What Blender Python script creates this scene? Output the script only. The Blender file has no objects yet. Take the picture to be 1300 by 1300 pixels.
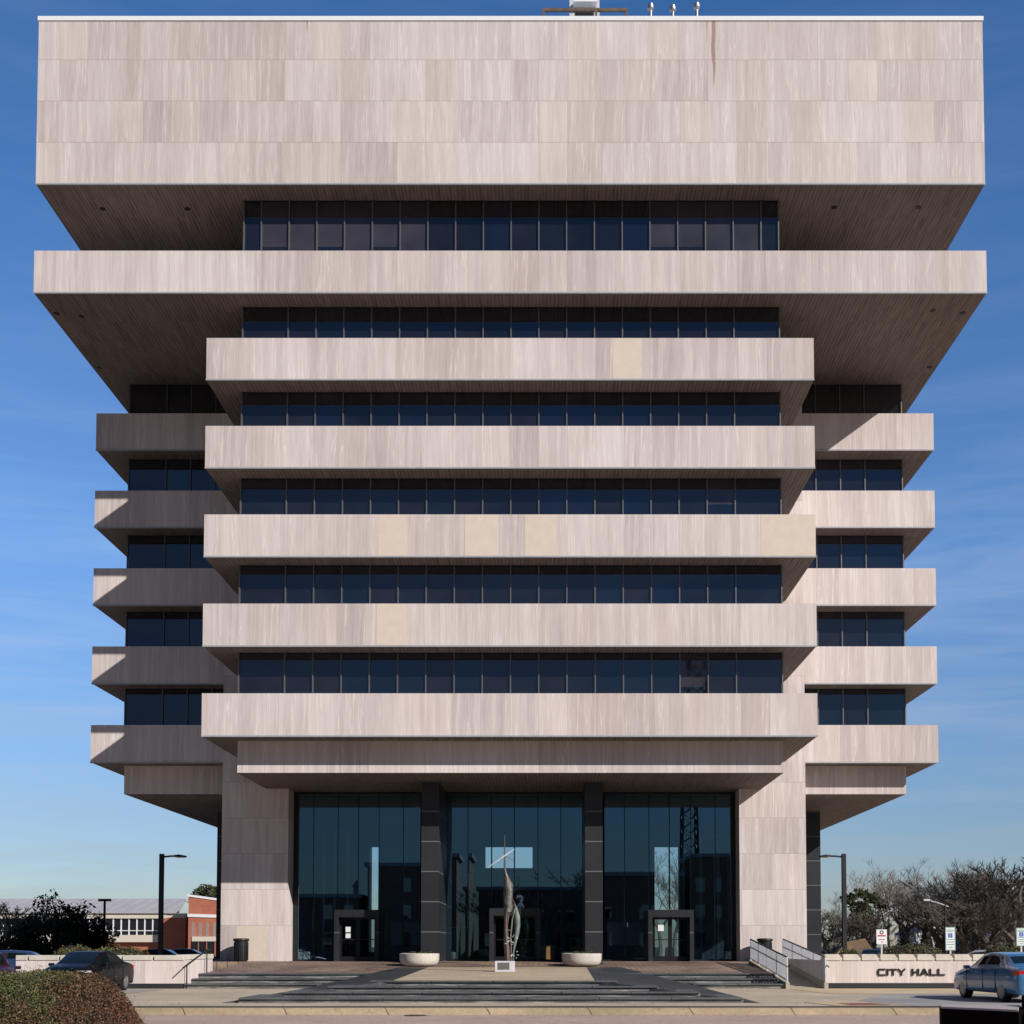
import bpy, bmesh, math, random
from mathutils import Vector, Matrix
R = math.radians
rnd = random.Random(7)
sc = bpy.context.scene
COL = sc.collection

# ------------------------------------------------------------------ camera
F, VX, VY = 1560.0, 696.0, 1201.0
TH = R(2.7)
CAM = Vector((1.67, -52.7, 1.66))
PY = VY - F * math.tan(TH)
cd = bpy.data.cameras.new('camera')
cam = bpy.data.objects.new('camera', cd)
COL.objects.link(cam)
cam.location = CAM
cam.rotation_euler = (R(90) + TH, 0, 0)
cd.sensor_fit = 'HORIZONTAL'
cd.sensor_width = 36
cd.lens = F / 1300 * 36
cd.shift_x = (650 - VX) / 1300
cd.shift_y = (PY - 650) / 1300
cd.clip_end = 5000
sc.camera = cam


def at(px, py, Y):
    """world point seen at a place of the photograph on the plane y = Y"""
    c, s = math.cos(TH), math.sin(TH)
    t = (PY - py) / F
    d = Y - CAM.y
    Z = (t * d * c + d * s) / (c - t * s)
    zc = d * c + Z * s
    return Vector((CAM.x + (px - VX) * zc / F, Y, CAM.z + Z))


# ------------------------------------------------------------------ mesh helper
WM = {}


class MB:
    def __init__(s):
        s.v, s.f, s.m = [], [], []

    def add(s, vs, fs, m=0):
        o = len(s.v)
        s.v += [tuple(p) for p in vs]
        for f in fs:
            s.f.append(tuple(i + o for i in f))
            s.m.append(m)
        return s

    def box(s, x0, x1, y0, y1, z0, z1, m=0, M=None):
        vs = [Vector(p) for p in ((x0, y0, z0), (x1, y0, z0), (x1, y1, z0), (x0, y1, z0), (x0, y0, z1), (x1, y0, z1), (x1, y1, z1), (x0, y1, z1))]
        if M: vs = [M @ p for p in vs]
        return s.add(vs, [(0, 3, 2, 1), (4, 5, 6, 7), (0, 1, 5, 4), (1, 2, 6, 5), (2, 3, 7, 6), (3, 0, 4, 7)], m)

    def quad(s, a, b, c, d, m=0):
        return s.add([a, b, c, d], [(0, 1, 2, 3)], m)

    def poly(s, pts, m=0):
        return s.add(pts, [tuple(range(len(pts)))], m)

    def prism(s, pts, z0, z1, m=0, mbot=None, mtop=None):
        n = len(pts)
        vs = [(x, y, z0) for x, y in pts] + [(x, y, z1) for x, y in pts]
        s.add(vs, [(i, (i + 1) % n, n + (i + 1) % n, n + i) for i in range(n)], m)
        s.poly([(x, y, z0) for x, y in reversed(pts)], m if mbot is None else mbot)
        s.poly([(x, y, z1) for x, y in pts], m if mtop is None else mtop)
        return s

    def loft(s, rings, m=0, caps=True, closed=True):
        n = len(rings[0])
        vs = [p for r in rings for p in r]
        fs = []
        for k in range(len(rings) - 1):
            for i in range(n if closed else n - 1):
                j = (i + 1) % n
                fs.append((k * n + i, k * n + j, (k + 1) * n + j, (k + 1) * n + i))
        s.add(vs, fs, m)
        if caps:
            s.poly(list(reversed(rings[0])), m)
            s.poly(rings[-1], m)
        return s

    def path(s, pts, rad, n=8, m=0, caps=True):
        pts = [Vector(p) for p in pts]
        if not isinstance(rad, (list, tuple)): rad = [rad] * len(pts)
        rings = []
        for k, p in enumerate(pts):
            t = (pts[min(k + 1, len(pts) - 1)] - pts[max(k - 1, 0)]).normalized()
            a = t.cross(Vector((0.13, 1, 0.07)) if abs(t.y) < .9 else Vector((1, 0, .1))).normalized()
            b = t.cross(a)
            rings.append([p + (a * math.cos(2 * math.pi * i / n) + b * math.sin(2 * math.pi * i / n)) * rad[k] for i in range(n)])
        return s.loft(rings, m, caps)

    def lathe(s, prof, c=(0, 0, 0), n=24, m=0, caps=True):
        c = Vector(c)
        return s.loft([[c + Vector((r * math.cos(2 * math.pi * i / n), r * math.sin(2 * math.pi * i / n), z)) for i in range(n)] for r, z in prof], m, caps)

    def build(s, name, mats, parent=None, origin=None, smooth=False, bevel=0, local=False):
        if not isinstance(mats, (list, tuple)): mats = [mats]
        if parent is not None:
            W = WM[parent]
        else:
            W = Matrix.Translation(origin or (0, 0, 0))
        vs = s.v
        if not local and W != Matrix.Identity(4):
            I = W.inverted()
            vs = [I @ Vector(p) for p in vs]
        me = bpy.data.meshes.new(name)
        me.from_pydata(vs, [], s.f)
        for mt in mats: me.materials.append(mt)
        me.polygons.foreach_set('material_index', s.m)
        if smooth:
            me.polygons.foreach_set('use_smooth', [True] * len(s.f))
        me.update()
        o = bpy.data.objects.new(name, me)
        COL.objects.link(o)
        if parent is not None:
            o.parent = parent
        elif origin:
            o.location = origin
        WM[o] = W
        if smooth:
            try: me.set_sharp_from_angle(angle=R(40))
            except Exception: pass
        if bevel:
            b = o.modifiers.new('bevel', 'BEVEL')
            b.width = bevel; b.segments = 2; b.limit_method = 'ANGLE'; b.angle_limit = R(40)
        return o


def tag(o, label=None, cat=None, group=None, kind=None):
    if label: o['label'] = label
    if cat: o['category'] = cat
    if group: o['group'] = group
    if kind: o['kind'] = kind
    return o


def thing(name, label, cat, loc=(0, 0, 0), rot=0, group=None):
    o = bpy.data.objects.new(name, None)
    COL.objects.link(o)
    o.location = loc
    o.rotation_euler = (0, 0, rot)
    o.empty_display_size = .3
    WM[o] = Matrix.Translation(loc) @ Matrix.Rotation(rot, 4, 'Z')
    return tag(o, label, cat, group)


def dup(root, loc, rot=0, scale=1, label=None, group=None):
    r = root.copy(); COL.objects.link(r)
    r.location = loc; r.rotation_euler = (0, 0, rot)
    r.scale = (scale, scale, scale) if isinstance(scale, (int, float)) else scale
    if label: r['label'] = label
    if group: r['group'] = group
    for ch in list(root.children):
        c = ch.copy(); COL.objects.link(c); c.parent = r
        for g in list(ch.children):
            d = g.copy(); COL.objects.link(d); d.parent = c
    return r


# ------------------------------------------------------------------ materials
class NT:
    def __init__(s, name):
        s.mat = bpy.data.materials.new(name)
        s.mat.use_nodes = True
        s.t = s.mat.node_tree
        s.b = s.t.nodes['Principled BSDF']
        s.out = s.t.nodes['Material Output']

    def n(s, typ, **kw):
        nd = s.t.nodes.new('ShaderNode' + typ)
        for k, v in kw.items(): setattr(nd, k, v)
        return nd

    def set(s, sock, v):
        if hasattr(v, 'is_output'): s.t.links.new(v, sock)
        elif isinstance(v, (tuple, list)) and len(v) == 3 and sock.type == 'RGBA': sock.default_value = (*v, 1)
        else: sock.default_value = v

    def math(s, op, a, b=0.0, c=None):
        nd = s.n('Math', operation=op)
        s.set(nd.inputs[0], a); s.set(nd.inputs[1], b)
        if c is not None: s.set(nd.inputs[2], c)
        return nd.outputs[0]

    def xyz(s, obj=False):
        if obj:
            p = s.n('TexCoord').outputs['Object']
        else:
            p = s.n('NewGeometry').outputs['Position']
        sp = s.n('SeparateXYZ')
        s.set(sp.inputs[0], p)
        return sp.outputs

    def vec(s, x, y, z):
        c = s.n('CombineXYZ')
        for i, q in enumerate((x, y, z)): s.set(c.inputs[i], q)
        return c.outputs[0]

    def noise(s, vec, scale=1, detail=4, rough=.6, dist=0):
        nd = s.n('TexNoise')
        s.set(nd.inputs['Vector'], vec)
        nd.inputs['Scale'].default_value = scale
        nd.inputs['Detail'].default_value = detail
        nd.inputs['Roughness'].default_value = rough
        nd.inputs['Distortion'].default_value = dist
        return nd.outputs[0]

    def ramp(s, fac, *stops):
        nd = s.n('ValToRGB')
        s.set(nd.inputs[0], fac)
        e = nd.color_ramp.elements
        while len(e) < len(stops): e.new(.5)
        for el, (p, c) in zip(e, stops):
            el.position = p; el.color = (*c, 1)
        return nd.outputs[0]

    def mix(s, fac, a, b, blend='MIX'):
        nd = s.n('Mix', data_type='RGBA', blend_type=blend)
        s.set(nd.inputs[0], fac); s.set(nd.inputs[6], a); s.set(nd.inputs[7], b)
        return nd.outputs[2]

    def bump(s, h, strength=.2, dist=.02):
        nd = s.n('Bump')
        nd.inputs['Strength'].default_value = strength
        nd.inputs['Distance'].default_value = dist
        s.set(nd.inputs['Height'], h)
        s.t.links.new(nd.outputs[0], s.b.inputs['Normal'])

    def fin(s, color, rough=.6, metal=0, spec=.5, ior=None):
        s.set(s.b.inputs['Base Color'], color)
        s.set(s.b.inputs['Roughness'], rough)
        s.b.inputs['Metallic'].default_value = metal
        s.b.inputs['Specular IOR Level'].default_value = spec
        if ior: s.b.inputs['IOR'].default_value = ior
        return s.mat


def simple(name, c, rough=.5, metal=0, var=.12, scale=4, spec=.5, coat=0):
    t = NT(name)
    p = t.n('TexCoord').outputs['Object']
    f = t.noise(p, scale, 4)
    lo = tuple(x * (1 - var) for x in c); hi = tuple(min(1, x * (1 + var)) for x in c)
    t.fin(t.ramp(f, (.3, lo), (.7, hi)), rough, metal, spec)
    if coat:
        t.b.inputs['Coat Weight'].default_value = coat
        t.b.inputs['Coat Roughness'].default_value = .03
    return t.mat


def stone(name, z0, rowh, light=(.695, .63, .603), dark=(.46, .396, .382), soffit=False, panel=1.25, stains=False, hj=.35, vj=.24, con=1.0, warm=.05, pv_=.18):
    t = NT(name)
    x, y, z = t.xyz()
    if soffit: u, v = x, y
    else: u, v = t.math('ADD', x, y), z
    pu = t.math('DIVIDE', u, panel); cu = t.math('FLOOR', pu)
    pv = t.math('DIVIDE', t.math('SUBTRACT', v, z0), rowh); cv = t.math('FLOOR', pv)
    wn = t.n('TexWhiteNoise', noise_dimensions='2D')
    t.set(wn.inputs['Vector'], t.vec(cu, cv, 0))
    r1 = wn.outputs[0]
    rs = t.n('SeparateColor'); t.set(rs.inputs[0], wn.outputs[1])
    r2, r3 = rs.outputs[0], rs.outputs[1]
    tilt = t.math('MULTIPLY', t.math('SUBTRACT', r2, .5), .07)
    ut = t.math('ADD', u, t.math('MULTIPLY', v, tilt))
    broad = t.noise(t.vec(t.math('MULTIPLY_ADD', ut, 3.2, t.math('MULTIPLY', r1, 9 if not soffit else 0)), t.math('MULTIPLY', v, .10), t.math('MULTIPLY', cv, 3.7)), 1, 3, .55, .3)
    mid = t.noise(t.vec(t.math('MULTIPLY', ut, 9), t.math('MULTIPLY', v, .45), r3), 1, 4, .65, .35)
    fine = t.noise(t.vec(t.math('MULTIPLY', u, 30), t.math('MULTIPLY', v, .9), cv), 1, 3, .6, .2)
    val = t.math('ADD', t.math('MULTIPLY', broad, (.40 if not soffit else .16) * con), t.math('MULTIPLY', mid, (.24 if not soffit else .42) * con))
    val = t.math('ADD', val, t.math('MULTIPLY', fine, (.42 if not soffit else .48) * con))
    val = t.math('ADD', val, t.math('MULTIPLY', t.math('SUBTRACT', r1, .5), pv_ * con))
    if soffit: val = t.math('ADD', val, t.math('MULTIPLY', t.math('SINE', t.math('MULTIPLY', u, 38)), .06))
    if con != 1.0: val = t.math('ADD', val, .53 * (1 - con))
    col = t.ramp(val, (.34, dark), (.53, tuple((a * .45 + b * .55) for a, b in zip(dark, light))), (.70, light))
    # a few panels are warmer
    col = t.mix(t.math('MULTIPLY', t.math('GREATER_THAN', r3, .72), warm * 3), col, (.58, .47, .39))
    # white calcite veins
    vein = t.math('LESS_THAN', t.math('ABSOLUTE', t.math('SUBTRACT', broad, .57)), .009)
    col = t.mix(t.math('MULTIPLY', vein, .42 if not soffit else .05), col, tuple(min(1, q * 1.18) for q in light))
    fu = t.math('FRACT', pu); fv = t.math('FRACT', pv)
    eu = t.math('LESS_THAN', t.math('MINIMUM', fu, t.math('SUBTRACT', 1, fu)), .008 / panel)
    ev = t.math('LESS_THAN', t.math('MINIMUM', fv, t.math('SUBTRACT', 1, fv)), .014 / rowh)
    col = t.mix(t.math('MULTIPLY', eu, vj), col, (.18, .14, .12))
    col = t.mix(t.math('MULTIPLY', ev, hj), col, (.18, .14, .12))
    dirt = t.noise(t.vec(t.math('MULTIPLY', u, .22), t.math('MULTIPLY', v, .12), 3.3), 1, 3)
    col = t.mix(1, col, t.ramp(dirt, (.3, (.90, .88, .87)), (.7, (1.05, 1.05, 1.05))), 'MULTIPLY')
    if stains:
        wob = t.noise(t.vec(t.math('MULTIPLY', z, 1.1), 7.1, 2), 1, 4)
        for xs, w, zb, st in ((9.0, .085, 39.6, .7), (8.70, .04, 41.6, .6), (-16.7, .08, 42.3, .7), (-9.05, .09, 42.1, .75), (-16.75, .3, 39.0, .14)):
            dx = t.math('ABSOLUTE', t.math('SUBTRACT', t.math('ADD', x, t.math('MULTIPLY', t.math('SUBTRACT', wob, .5), .22)), xs))
            wz = t.math('MULTIPLY', t.math('MINIMUM', t.math('DIVIDE', t.math('SUBTRACT', z, zb), 1.5), 1), w)
            mk = t.math('LESS_THAN', dx, wz)
            col = t.mix(t.math('MULTIPLY', mk, st), col, (.27, .155, .10))
    t.fin(col, .75, 0, .3)
    t.bump(t.math('ADD', t.math('MULTIPLY', fine, .6), mid), .25 if not soffit else .45, .012)
    return t.mat


def bricky(name, c1, c2, mortar, w, h, rough=.85, axes='xy', msize=.012, var=.25, rot=0):
    t = NT(name)
    x, y, z = t.xyz()
    if axes == 'xy': a, b = x, y
    elif axes == 'xz': a, b = x, z
    else: a, b = t.math('ADD', x, y), z
    if rot:
        a, b = t.math('ADD', a, b), t.math('SUBTRACT', a, b)
    br = t.n('TexBrick')
    t.set(br.inputs['Vector'], t.vec(a, b, 0))
    br.inputs['Scale'].default_value = 1
    br.inputs['Brick Width'].default_value = w
    br.inputs['Row Height'].default_value = h
    br.inputs['Mortar Size'].default_value = msize
    br.inputs['Mortar Smooth'].default_value = .2
    t.set(br.inputs['Color1'], c1); t.set(br.inputs['Color2'], c2); t.set(br.inputs['Mortar'], mortar)
    big = t.noise(t.vec(t.math('MULTIPLY', x, .35), t.math('MULTIPLY', y, .35), z), 1, 5, .65)
    small = t.noise(t.vec(x, y, z), 9, 4)
    col = t.mix(1, br.outputs[0], t.ramp(big, (.3, (1 - var,) * 3), (.7, (1 + var * .5,) * 3)), 'MULTIPLY')
    col = t.mix(1, col, t.ramp(small, (.3, (.85,) * 3), (.7, (1.1,) * 3)), 'MULTIPLY')
    spot = t.noise(t.vec(x, y, z), 3.1, 3, .5)
    col = t.mix(t.ramp(spot, (.66, (0, 0, 0)), (.70, (.35, .35, .35))), col, (.10, .085, .07))
    t.fin(col, rough, 0, .3)
    t.bump(small, .2, .01)
    return t.mat


def speck(name, c, rough=.85, var=.3, s1=.4, s2=12, spec=.3, streak=None):
    t = NT(name)
    x, y, z = t.xyz()
    big = t.noise(t.vec(t.math('MULTIPLY', x, s1), t.math('MULTIPLY', y, s1), t.math('MULTIPLY', z, s1)), 1, 5, .6)
    sm = t.noise(t.vec(x, y, z), s2, 5, .7)
    col = t.mix(1, c, t.ramp(big, (.3, (1 - var,) * 3), (.7, (1 + var,) * 3)), 'MULTIPLY')
    col = t.mix(1, col, t.ramp(sm, (.3, (1 - var,) * 3), (.7, (1 + var * .7,) * 3)), 'MULTIPLY')
    if streak:
        st = t.noise(t.vec(t.math('MULTIPLY', x, .9), t.math('MULTIPLY', y, 4), t.math('MULTIPLY', z, 22)), 1, 5, .7)
        col = t.mix(t.ramp(st, (.50, (0, 0, 0)), (.68, (.75, .75, .75))), col, streak)
    t.fin(col, rough, 0, spec)
    t.bump(sm, .25, .01)
    return t.mat


def leafy(name, cols, rough=.6, nscale=.8):
    """leaf colour differs from leaf to leaf and from clump to clump"""
    t = NT(name)
    g = t.n('NewGeometry')
    rnd_i = g.outputs['Random Per Island']
    cl = t.noise(t.n('TexCoord').outputs['Object'], nscale, 3)
    f = t.math('ADD', t.math('MULTIPLY', rnd_i, .45), t.math('MULTIPLY', cl, .65))
    k = len(cols)
    t.fin(t.ramp(f, *[(.12 + .76 * i / (k - 1), c) for i, c in enumerate(cols)]), rough, 0, .25)
    return t.mat


M = {}
M['stone'] = stone('travertine', 28.36 - 1.965 * 20, 1.965, hj=0)
M['stone_top'] = stone('travertine_upper', 35.26 - 1.885 * 10, 1.885, stains=True, hj=.4)
M['stone_pier'] = stone('travertine_pier', .92 - 1.74 * 10, 1.74, panel=1.62, hj=.35, con=1.25)
M['soffit'] = stone('travertine_soffit_shaded', 0, 2.5, light=(.25, .205, .185), dark=(.07, .054, .047), soffit=True, hj=.25, vj=.05, con=1.0, pv_=.02, warm=0)  # shade under the slabs put into a darker copy of the travertine
M['new_panel'] = simple('replacement_panel_stone', (.64, .545, .455), .75, var=.05, scale=2.5)
M['coping'] = simple('white_coping', (.82, .83, .84), .4, var=.04)
M['drip'] = simple('drip_edge_metal', (.34, .35, .37), .5, var=.1)
M['granite'] = speck('dark_granite', (.030, .032, .036), .35, .25, .5, 30, .5)


def granite_col():
    t = NT('granite_column_cladding')
    x, y, z = t.xyz()
    pv = t.math('DIVIDE', t.math('SUBTRACT', z, .92 - 13.9), 1.39)
    fv = t.math('FRACT', pv)
    ev = t.math('LESS_THAN', t.math('MINIMUM', fv, t.math('SUBTRACT', 1, fv)), .017)
    sm = t.noise(t.vec(x, y, z), 26, 4, .7)
    lg = t.noise(t.vec(x, y, t.math('MULTIPLY', z, .7)), .9, 4, .6)
    wn = t.n('TexWhiteNoise', noise_dimensions='1D'); t.set(wn.inputs['W'], t.math('FLOOR', pv))
    col = t.ramp(t.math('ADD', t.math('MULTIPLY', sm, .5), t.math('ADD', t.math('MULTIPLY', lg, .35), t.math('MULTIPLY', wn.outputs[0], .2))), (.3, (.010, .011, .014)), (.75, (.030, .031, .036)))
    col = t.mix(t.math('MULTIPLY', ev, .45), col, (.26, .26, .26))
    return t.fin(col, .45, 0, .4)


M['granite_col'] = granite_col()
M['step'] = speck('step_granite', (.12, .12, .12), .7, .35, .6, 14, .3, streak=(.55, .53, .49))
M['tread'] = speck('tread_granite', (.105, .110, .118), .55, .3, .6, 14, .4)
M['ramp_granite'] = bricky('paving_granite', (.046, .048, .052), (.060, .062, .066), (.10, .10, .10), 1.3, .75, .6, msize=.008, var=.25)
M['paver'] = bricky('tan_pavers', (.56, .45, .31), (.50, .40, .27), (.38, .31, .22), .21, .105, .85, msize=.007, var=.2)
M['walk'] = bricky('sidewalk_pavers', (.58, .48, .355), (.51, .43, .32), (.38, .32, .25), .22, .11, .85, msize=.006, var=.22)
M['plaza_brick'] = bricky('plaza_brick', (.36, .255, .19), (.22, .15, .12), (.13, .10, .085), .5, .32, .8, msize=.03, var=.55)
M['street'] = bricky('street_pavers', (.54, .40, .325), (.46, .345, .285), (.36, .285, .24), .23, .115, .85, msize=.008, var=.15, rot=1)
M['kerb'] = bricky('kerb_concrete', (.43, .33, .21), (.39, .30, .19), (.10, .08, .06), 2.75, 3.0, .85, axes='uz', msize=.018, var=.3)
M['apron'] = speck('tan_concrete', (.58, .45, .29), .85, .15)
M['asphalt'] = speck('grey_asphalt', (.33, .32, .305), .9, .2, .3, 18)
M['ground'] = speck('dry_grass', (.10, .085, .05), .95, .35, .05, 3)
M['tactile'] = speck('red_tactile', (.26, .10, .09), .8, .15)
M['conc'] = speck('pale_concrete', (.60, .55, .48), .8, .12, .8, 10)
M['conc_ramp'] = speck('ramp_concrete', (.42, .37, .29), .85, .15)
M['black_metal'] = simple('black_metal', (.018, .018, .02), .45, .2, .2)
M['lamp_metal'] = simple('dark_bronze_metal', (.02, .022, .028), .5, .3, .2)
M['frame'] = simple('dark_window_frame', (.014, .015, .018), .4, .3, .2)
M['mullion'] = simple('grey_mullion', (.165, .16, .158), .4, .5, .1)
M['steel'] = simple('galvanised_steel', (.60, .61, .64), .5, .3, .12)
M['white'] = simple('white_paint', (.78, .78, .78), .5, 0, .05)
M['grey'] = simple('grey_paint', (.16, .17, .18), .5, 0, .1)
M['blue_sign'] = simple('sign_blue', (.02, .08, .42), .4, 0, .05)
M['green_sign'] = simple('sign_green', (.05, .32, .25), .4, 0, .05)
M['red_sign'] = simple('sign_red', (.50, .06, .08), .4, 0, .05)
M['letter'] = simple('dark_bronze_letter', (.018, .014, .016), .45, .2, .2)


def glassy(name, base, tilt=.0, ior=1.8, rough=.02, tint=(1, 1, 1)):
    t = NT(name)
    x, y, z = t.xyz()
    n = t.noise(t.vec(x, y, z), .5, 2)
    t.fin(t.ramp(n, (.3, tuple(c * .7 for c in base)), (.7, tuple(c * 1.3 for c in base))), rough, 0, .5, ior)
    t.b.inputs['Specular Tint'].default_value = (*tint, 1)
    t.bump(n, .03, .02)
    return t.mat


M['pane'] = glassy('tinted_pane', (.009, .010, .014), ior=2.1, tint=(.85, .88, 1))
M['pane_b'] = glassy('tinted_pane_b', (.012, .012, .015), ior=2.05, tint=(.85, .88, 1))
M['pane_c'] = glassy('tinted_pane_c', (.006, .009, .016), ior=2.2, tint=(.8, .88, 1))
M['pane_blind'] = glassy('tinted_pane_over_blind', (.040, .036, .044), ior=1.9, tint=(.75, .85, 1))
M['car_glass'] = glassy('car_glass', (.006, .009, .010), ior=1.42)


def clear_glass(name, tint, refl, ior):
    t = NT(name)
    tr = t.n('BsdfTransparent'); t.set(tr.inputs[0], tint)
    gl = t.n('BsdfGlossy'); t.set(gl.inputs['Color'], refl); gl.inputs['Roughness'].default_value = .008
    fr = t.n('Fresnel'); fr.inputs['IOR'].default_value = ior
    x, y, z = t.xyz()
    bp = t.n('Bump'); bp.inputs['Strength'].default_value = .02; bp.inputs['Distance'].default_value = .02
    t.set(bp.inputs['Height'], t.noise(t.vec(x, y, z), .6, 2))
    t.t.links.new(bp.outputs[0], gl.inputs['Normal'])
    mx = t.n('MixShader')
    t.set(mx.inputs[0], fr.outputs[0])
    t.t.links.new(tr.outputs[0], mx.inputs[1]); t.t.links.new(gl.outputs[0], mx.inputs[2])
    t.t.links.new(mx.outputs[0], t.out.inputs[0])
    return t.mat


M['lobby_glass'] = clear_glass('lobby_glass', (.62, .82, .87), (.48, .82, 1.0), 3.2)
M['door_glass'] = clear_glass('door_glass', (.55, .62, .62), (.8, .9, 1), 1.5)

# ------------------------------------------------------------------ world and sun
SUN = Vector((8.69, -7.75, 6.45)).normalized()
EL = math.asin(SUN.z)
w = bpy.data.worlds.new('World')
sc.world = w
w.use_nodes = True
wt = w.node_tree
bg = wt.nodes['Background']
sky = wt.nodes.new('ShaderNodeTexSky')
sky.sky_type = 'NISHITA'
sky.sun_disc = False
sky.sun_elevation = EL
sky.sun_rotation = math.atan2(SUN.x, SUN.y)
sky.altitude = 10
sky.air_density = .9
sky.dust_density = .05
sky.ozone_density = 4.2


def wn(typ, **kw):
    nd = wt.nodes.new('ShaderNode' + typ)
    for k, v in kw.items(): setattr(nd, k, v)
    return nd


tc = wn('TexCoord')
mp = wn('Mapping'); mp.inputs['Scale'].default_value = (1.6, 1.6, 15); mp.inputs['Rotation'].default_value = (0, R(4), R(20))
wt.links.new(tc.outputs['Generated'], mp.inputs[0])
nz = wn('TexNoise'); nz.inputs['Scale'].default_value = 2.2; nz.inputs['Detail'].default_value = 6; nz.inputs['Roughness'].default_value = .58; nz.inputs['Distortion'].default_value = .5
wt.links.new(mp.outputs[0], nz.inputs['Vector'])
rp = wn('ValToRGB'); rp.color_ramp.elements[0].position = .43; rp.color_ramp.elements[1].position = .78
wt.links.new(nz.outputs[0], rp.inputs[0])
sp = wn('SeparateXYZ'); wt.links.new(tc.outputs['Generated'], sp.inputs[0])
mr = wn('MapRange'); mr.inputs['From Min'].default_value = 0; mr.inputs['From Max'].default_value = .42; mr.inputs['To Min'].default_value = .55; mr.inputs['To Max'].default_value = .05
wt.links.new(sp.outputs[2], mr.inputs[0])
ml = wn('Math', operation='MULTIPLY'); wt.links.new(rp.outputs[0], ml.inputs[0]); wt.links.new(mr.outputs[0], ml.inputs[1])
tn = wn('Mix', data_type='RGBA', blend_type='MULTIPLY'); tn.inputs[0].default_value = 1; tn.inputs[7].default_value = (1.03, .985, 1.015, 1)
hs = wn('HueSaturation'); hs.inputs['Saturation'].default_value = 1.12; hs.inputs['Value'].default_value = 1.0
wt.links.new(sky.outputs[0], tn.inputs[6]); wt.links.new(tn.outputs[2], hs.inputs['Color'])
mx = wn('Mix', data_type='RGBA')
wt.links.new(ml.outputs[0], mx.inputs[0]); wt.links.new(hs.outputs[0], mx.inputs[6]); mx.inputs[7].default_value = (4.6, 5.2, 6.0, 1)
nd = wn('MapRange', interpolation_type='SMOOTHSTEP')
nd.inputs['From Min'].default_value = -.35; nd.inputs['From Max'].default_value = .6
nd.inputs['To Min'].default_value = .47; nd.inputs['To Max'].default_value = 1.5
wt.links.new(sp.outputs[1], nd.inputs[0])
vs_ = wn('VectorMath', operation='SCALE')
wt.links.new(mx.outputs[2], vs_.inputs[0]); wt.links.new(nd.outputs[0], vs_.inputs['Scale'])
el_ = wn('MapRange'); el_.inputs['From Min'].default_value = 0; el_.inputs['From Max'].default_value = .30
el_.inputs['To Min'].default_value = .40; el_.inputs['To Max'].default_value = 1.02
wt.links.new(sp.outputs[2], el_.inputs[0])
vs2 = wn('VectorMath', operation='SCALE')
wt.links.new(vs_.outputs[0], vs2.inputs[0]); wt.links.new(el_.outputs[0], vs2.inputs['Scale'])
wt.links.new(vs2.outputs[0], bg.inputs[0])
sa_ = wn('MapRange'); sa_.inputs['From Min'].default_value = 0; sa_.inputs['From Max'].default_value = .6
sa_.inputs['To Min'].default_value = 1.05; sa_.inputs['To Max'].default_value = 1.18
wt.links.new(sp.outputs[2], sa_.inputs[0]); wt.links.new(sa_.outputs[0], hs.inputs['Saturation'])
bg.inputs[1].default_value = .10

sd = bpy.data.lights.new('sun', 'SUN')
sd.energy = 5.0; sd.angle = R(.5); sd.color = (1, .945, .89)
so = bpy.data.objects.new('sun', sd)
COL.objects.link(so)
so.rotation_euler = (-SUN).to_track_quat('-Z', 'Y').to_euler()
so.location = (30, -40, 60)
sc.view_settings.view_transform = 'Standard'
sc.view_settings.look = 'None'
sc.view_settings.exposure = 0

# ------------------------------------------------------------------ ground
def sheet(name, pts, mat, kind='structure'):
    return tag(MB().poly(pts).build(name, mat), kind=kind)


sheet('ground', [(-900, -900, -.23), (900, -900, -.23), (900, 1600, -.23), (-900, 1600, -.23)], M['ground'])
sheet('street', [(-90, -60, -.20), (90, -60, -.20), (90, -19.1, -.20), (-90, -19.1, -.20)], M['street'])
m = MB().box(-60, 60, -18.66, 70, -.3, 0)
tag(m.build('sidewalk', M['walk']), kind='structure')
# kerb with a sloping face, dropped towards the car park on the right
m = MB()
prof = [(-19.36, -.21), (-19.26, -.04), (-19.17, .004), (-18.65, .006), (-18.65, -.21)]
m.loft([[(x, y, z * k if z > -.1 else z) for y, z in prof] for x, k in ((-60, 1), (11.0, 1), (13.0, 1), (22, 1))])
tag(m.build('kerb', M['kerb']), kind='structure')
sheet('parking_lot', [(11.8, -18.6, .008), (60, -18.6, .008), (60, -10.3, .008), (13.2, -10.3, .008), (11.0, -15.5, .008)], M['asphalt'])
sheet('parking_lot', [(-60, -18.6, .008), (-13.0, -18.6, .008), (-13.0, -5.6, .008), (-60, -5.6, .008)], M['asphalt'])
sheet('driveway_apron', [(9.6, -18.62, .012), (11.7, -18.62, .012), (10.9, -15.6, .012), (9.2, -16.4, .012)], M['apron'])
sheet('pavement', [(11.4, -10.0, .008), (24, -10.0, .008), (24, -4.75, .008), (11.0, -4.75, .008)], M['apron'])
sheet('tactile_paving', [(10.1, -18.3, .016), (11.35, -18.1, .016), (11.0, -17.0, .016), (10.0, -17.2, .016)], M['tactile'])
sheet('road', [(-400, 46, -.10), (400, 46, -.10), (400, 120, -.10), (-400, 120, -.10)], M['asphalt'])
m2 = MB(); a = at(524, 1288, -20.3)
m2.lathe([(.30, 0), (.30, .012), (.24, .016)], (a.x, -19.72, -.198), 20)
tag(m2.build('drain_cover', M['black_metal'], origin=(a.x, -19.72, -.198)), 'round dark drain cover in the street beside the kerb', 'drain cover')

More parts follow.
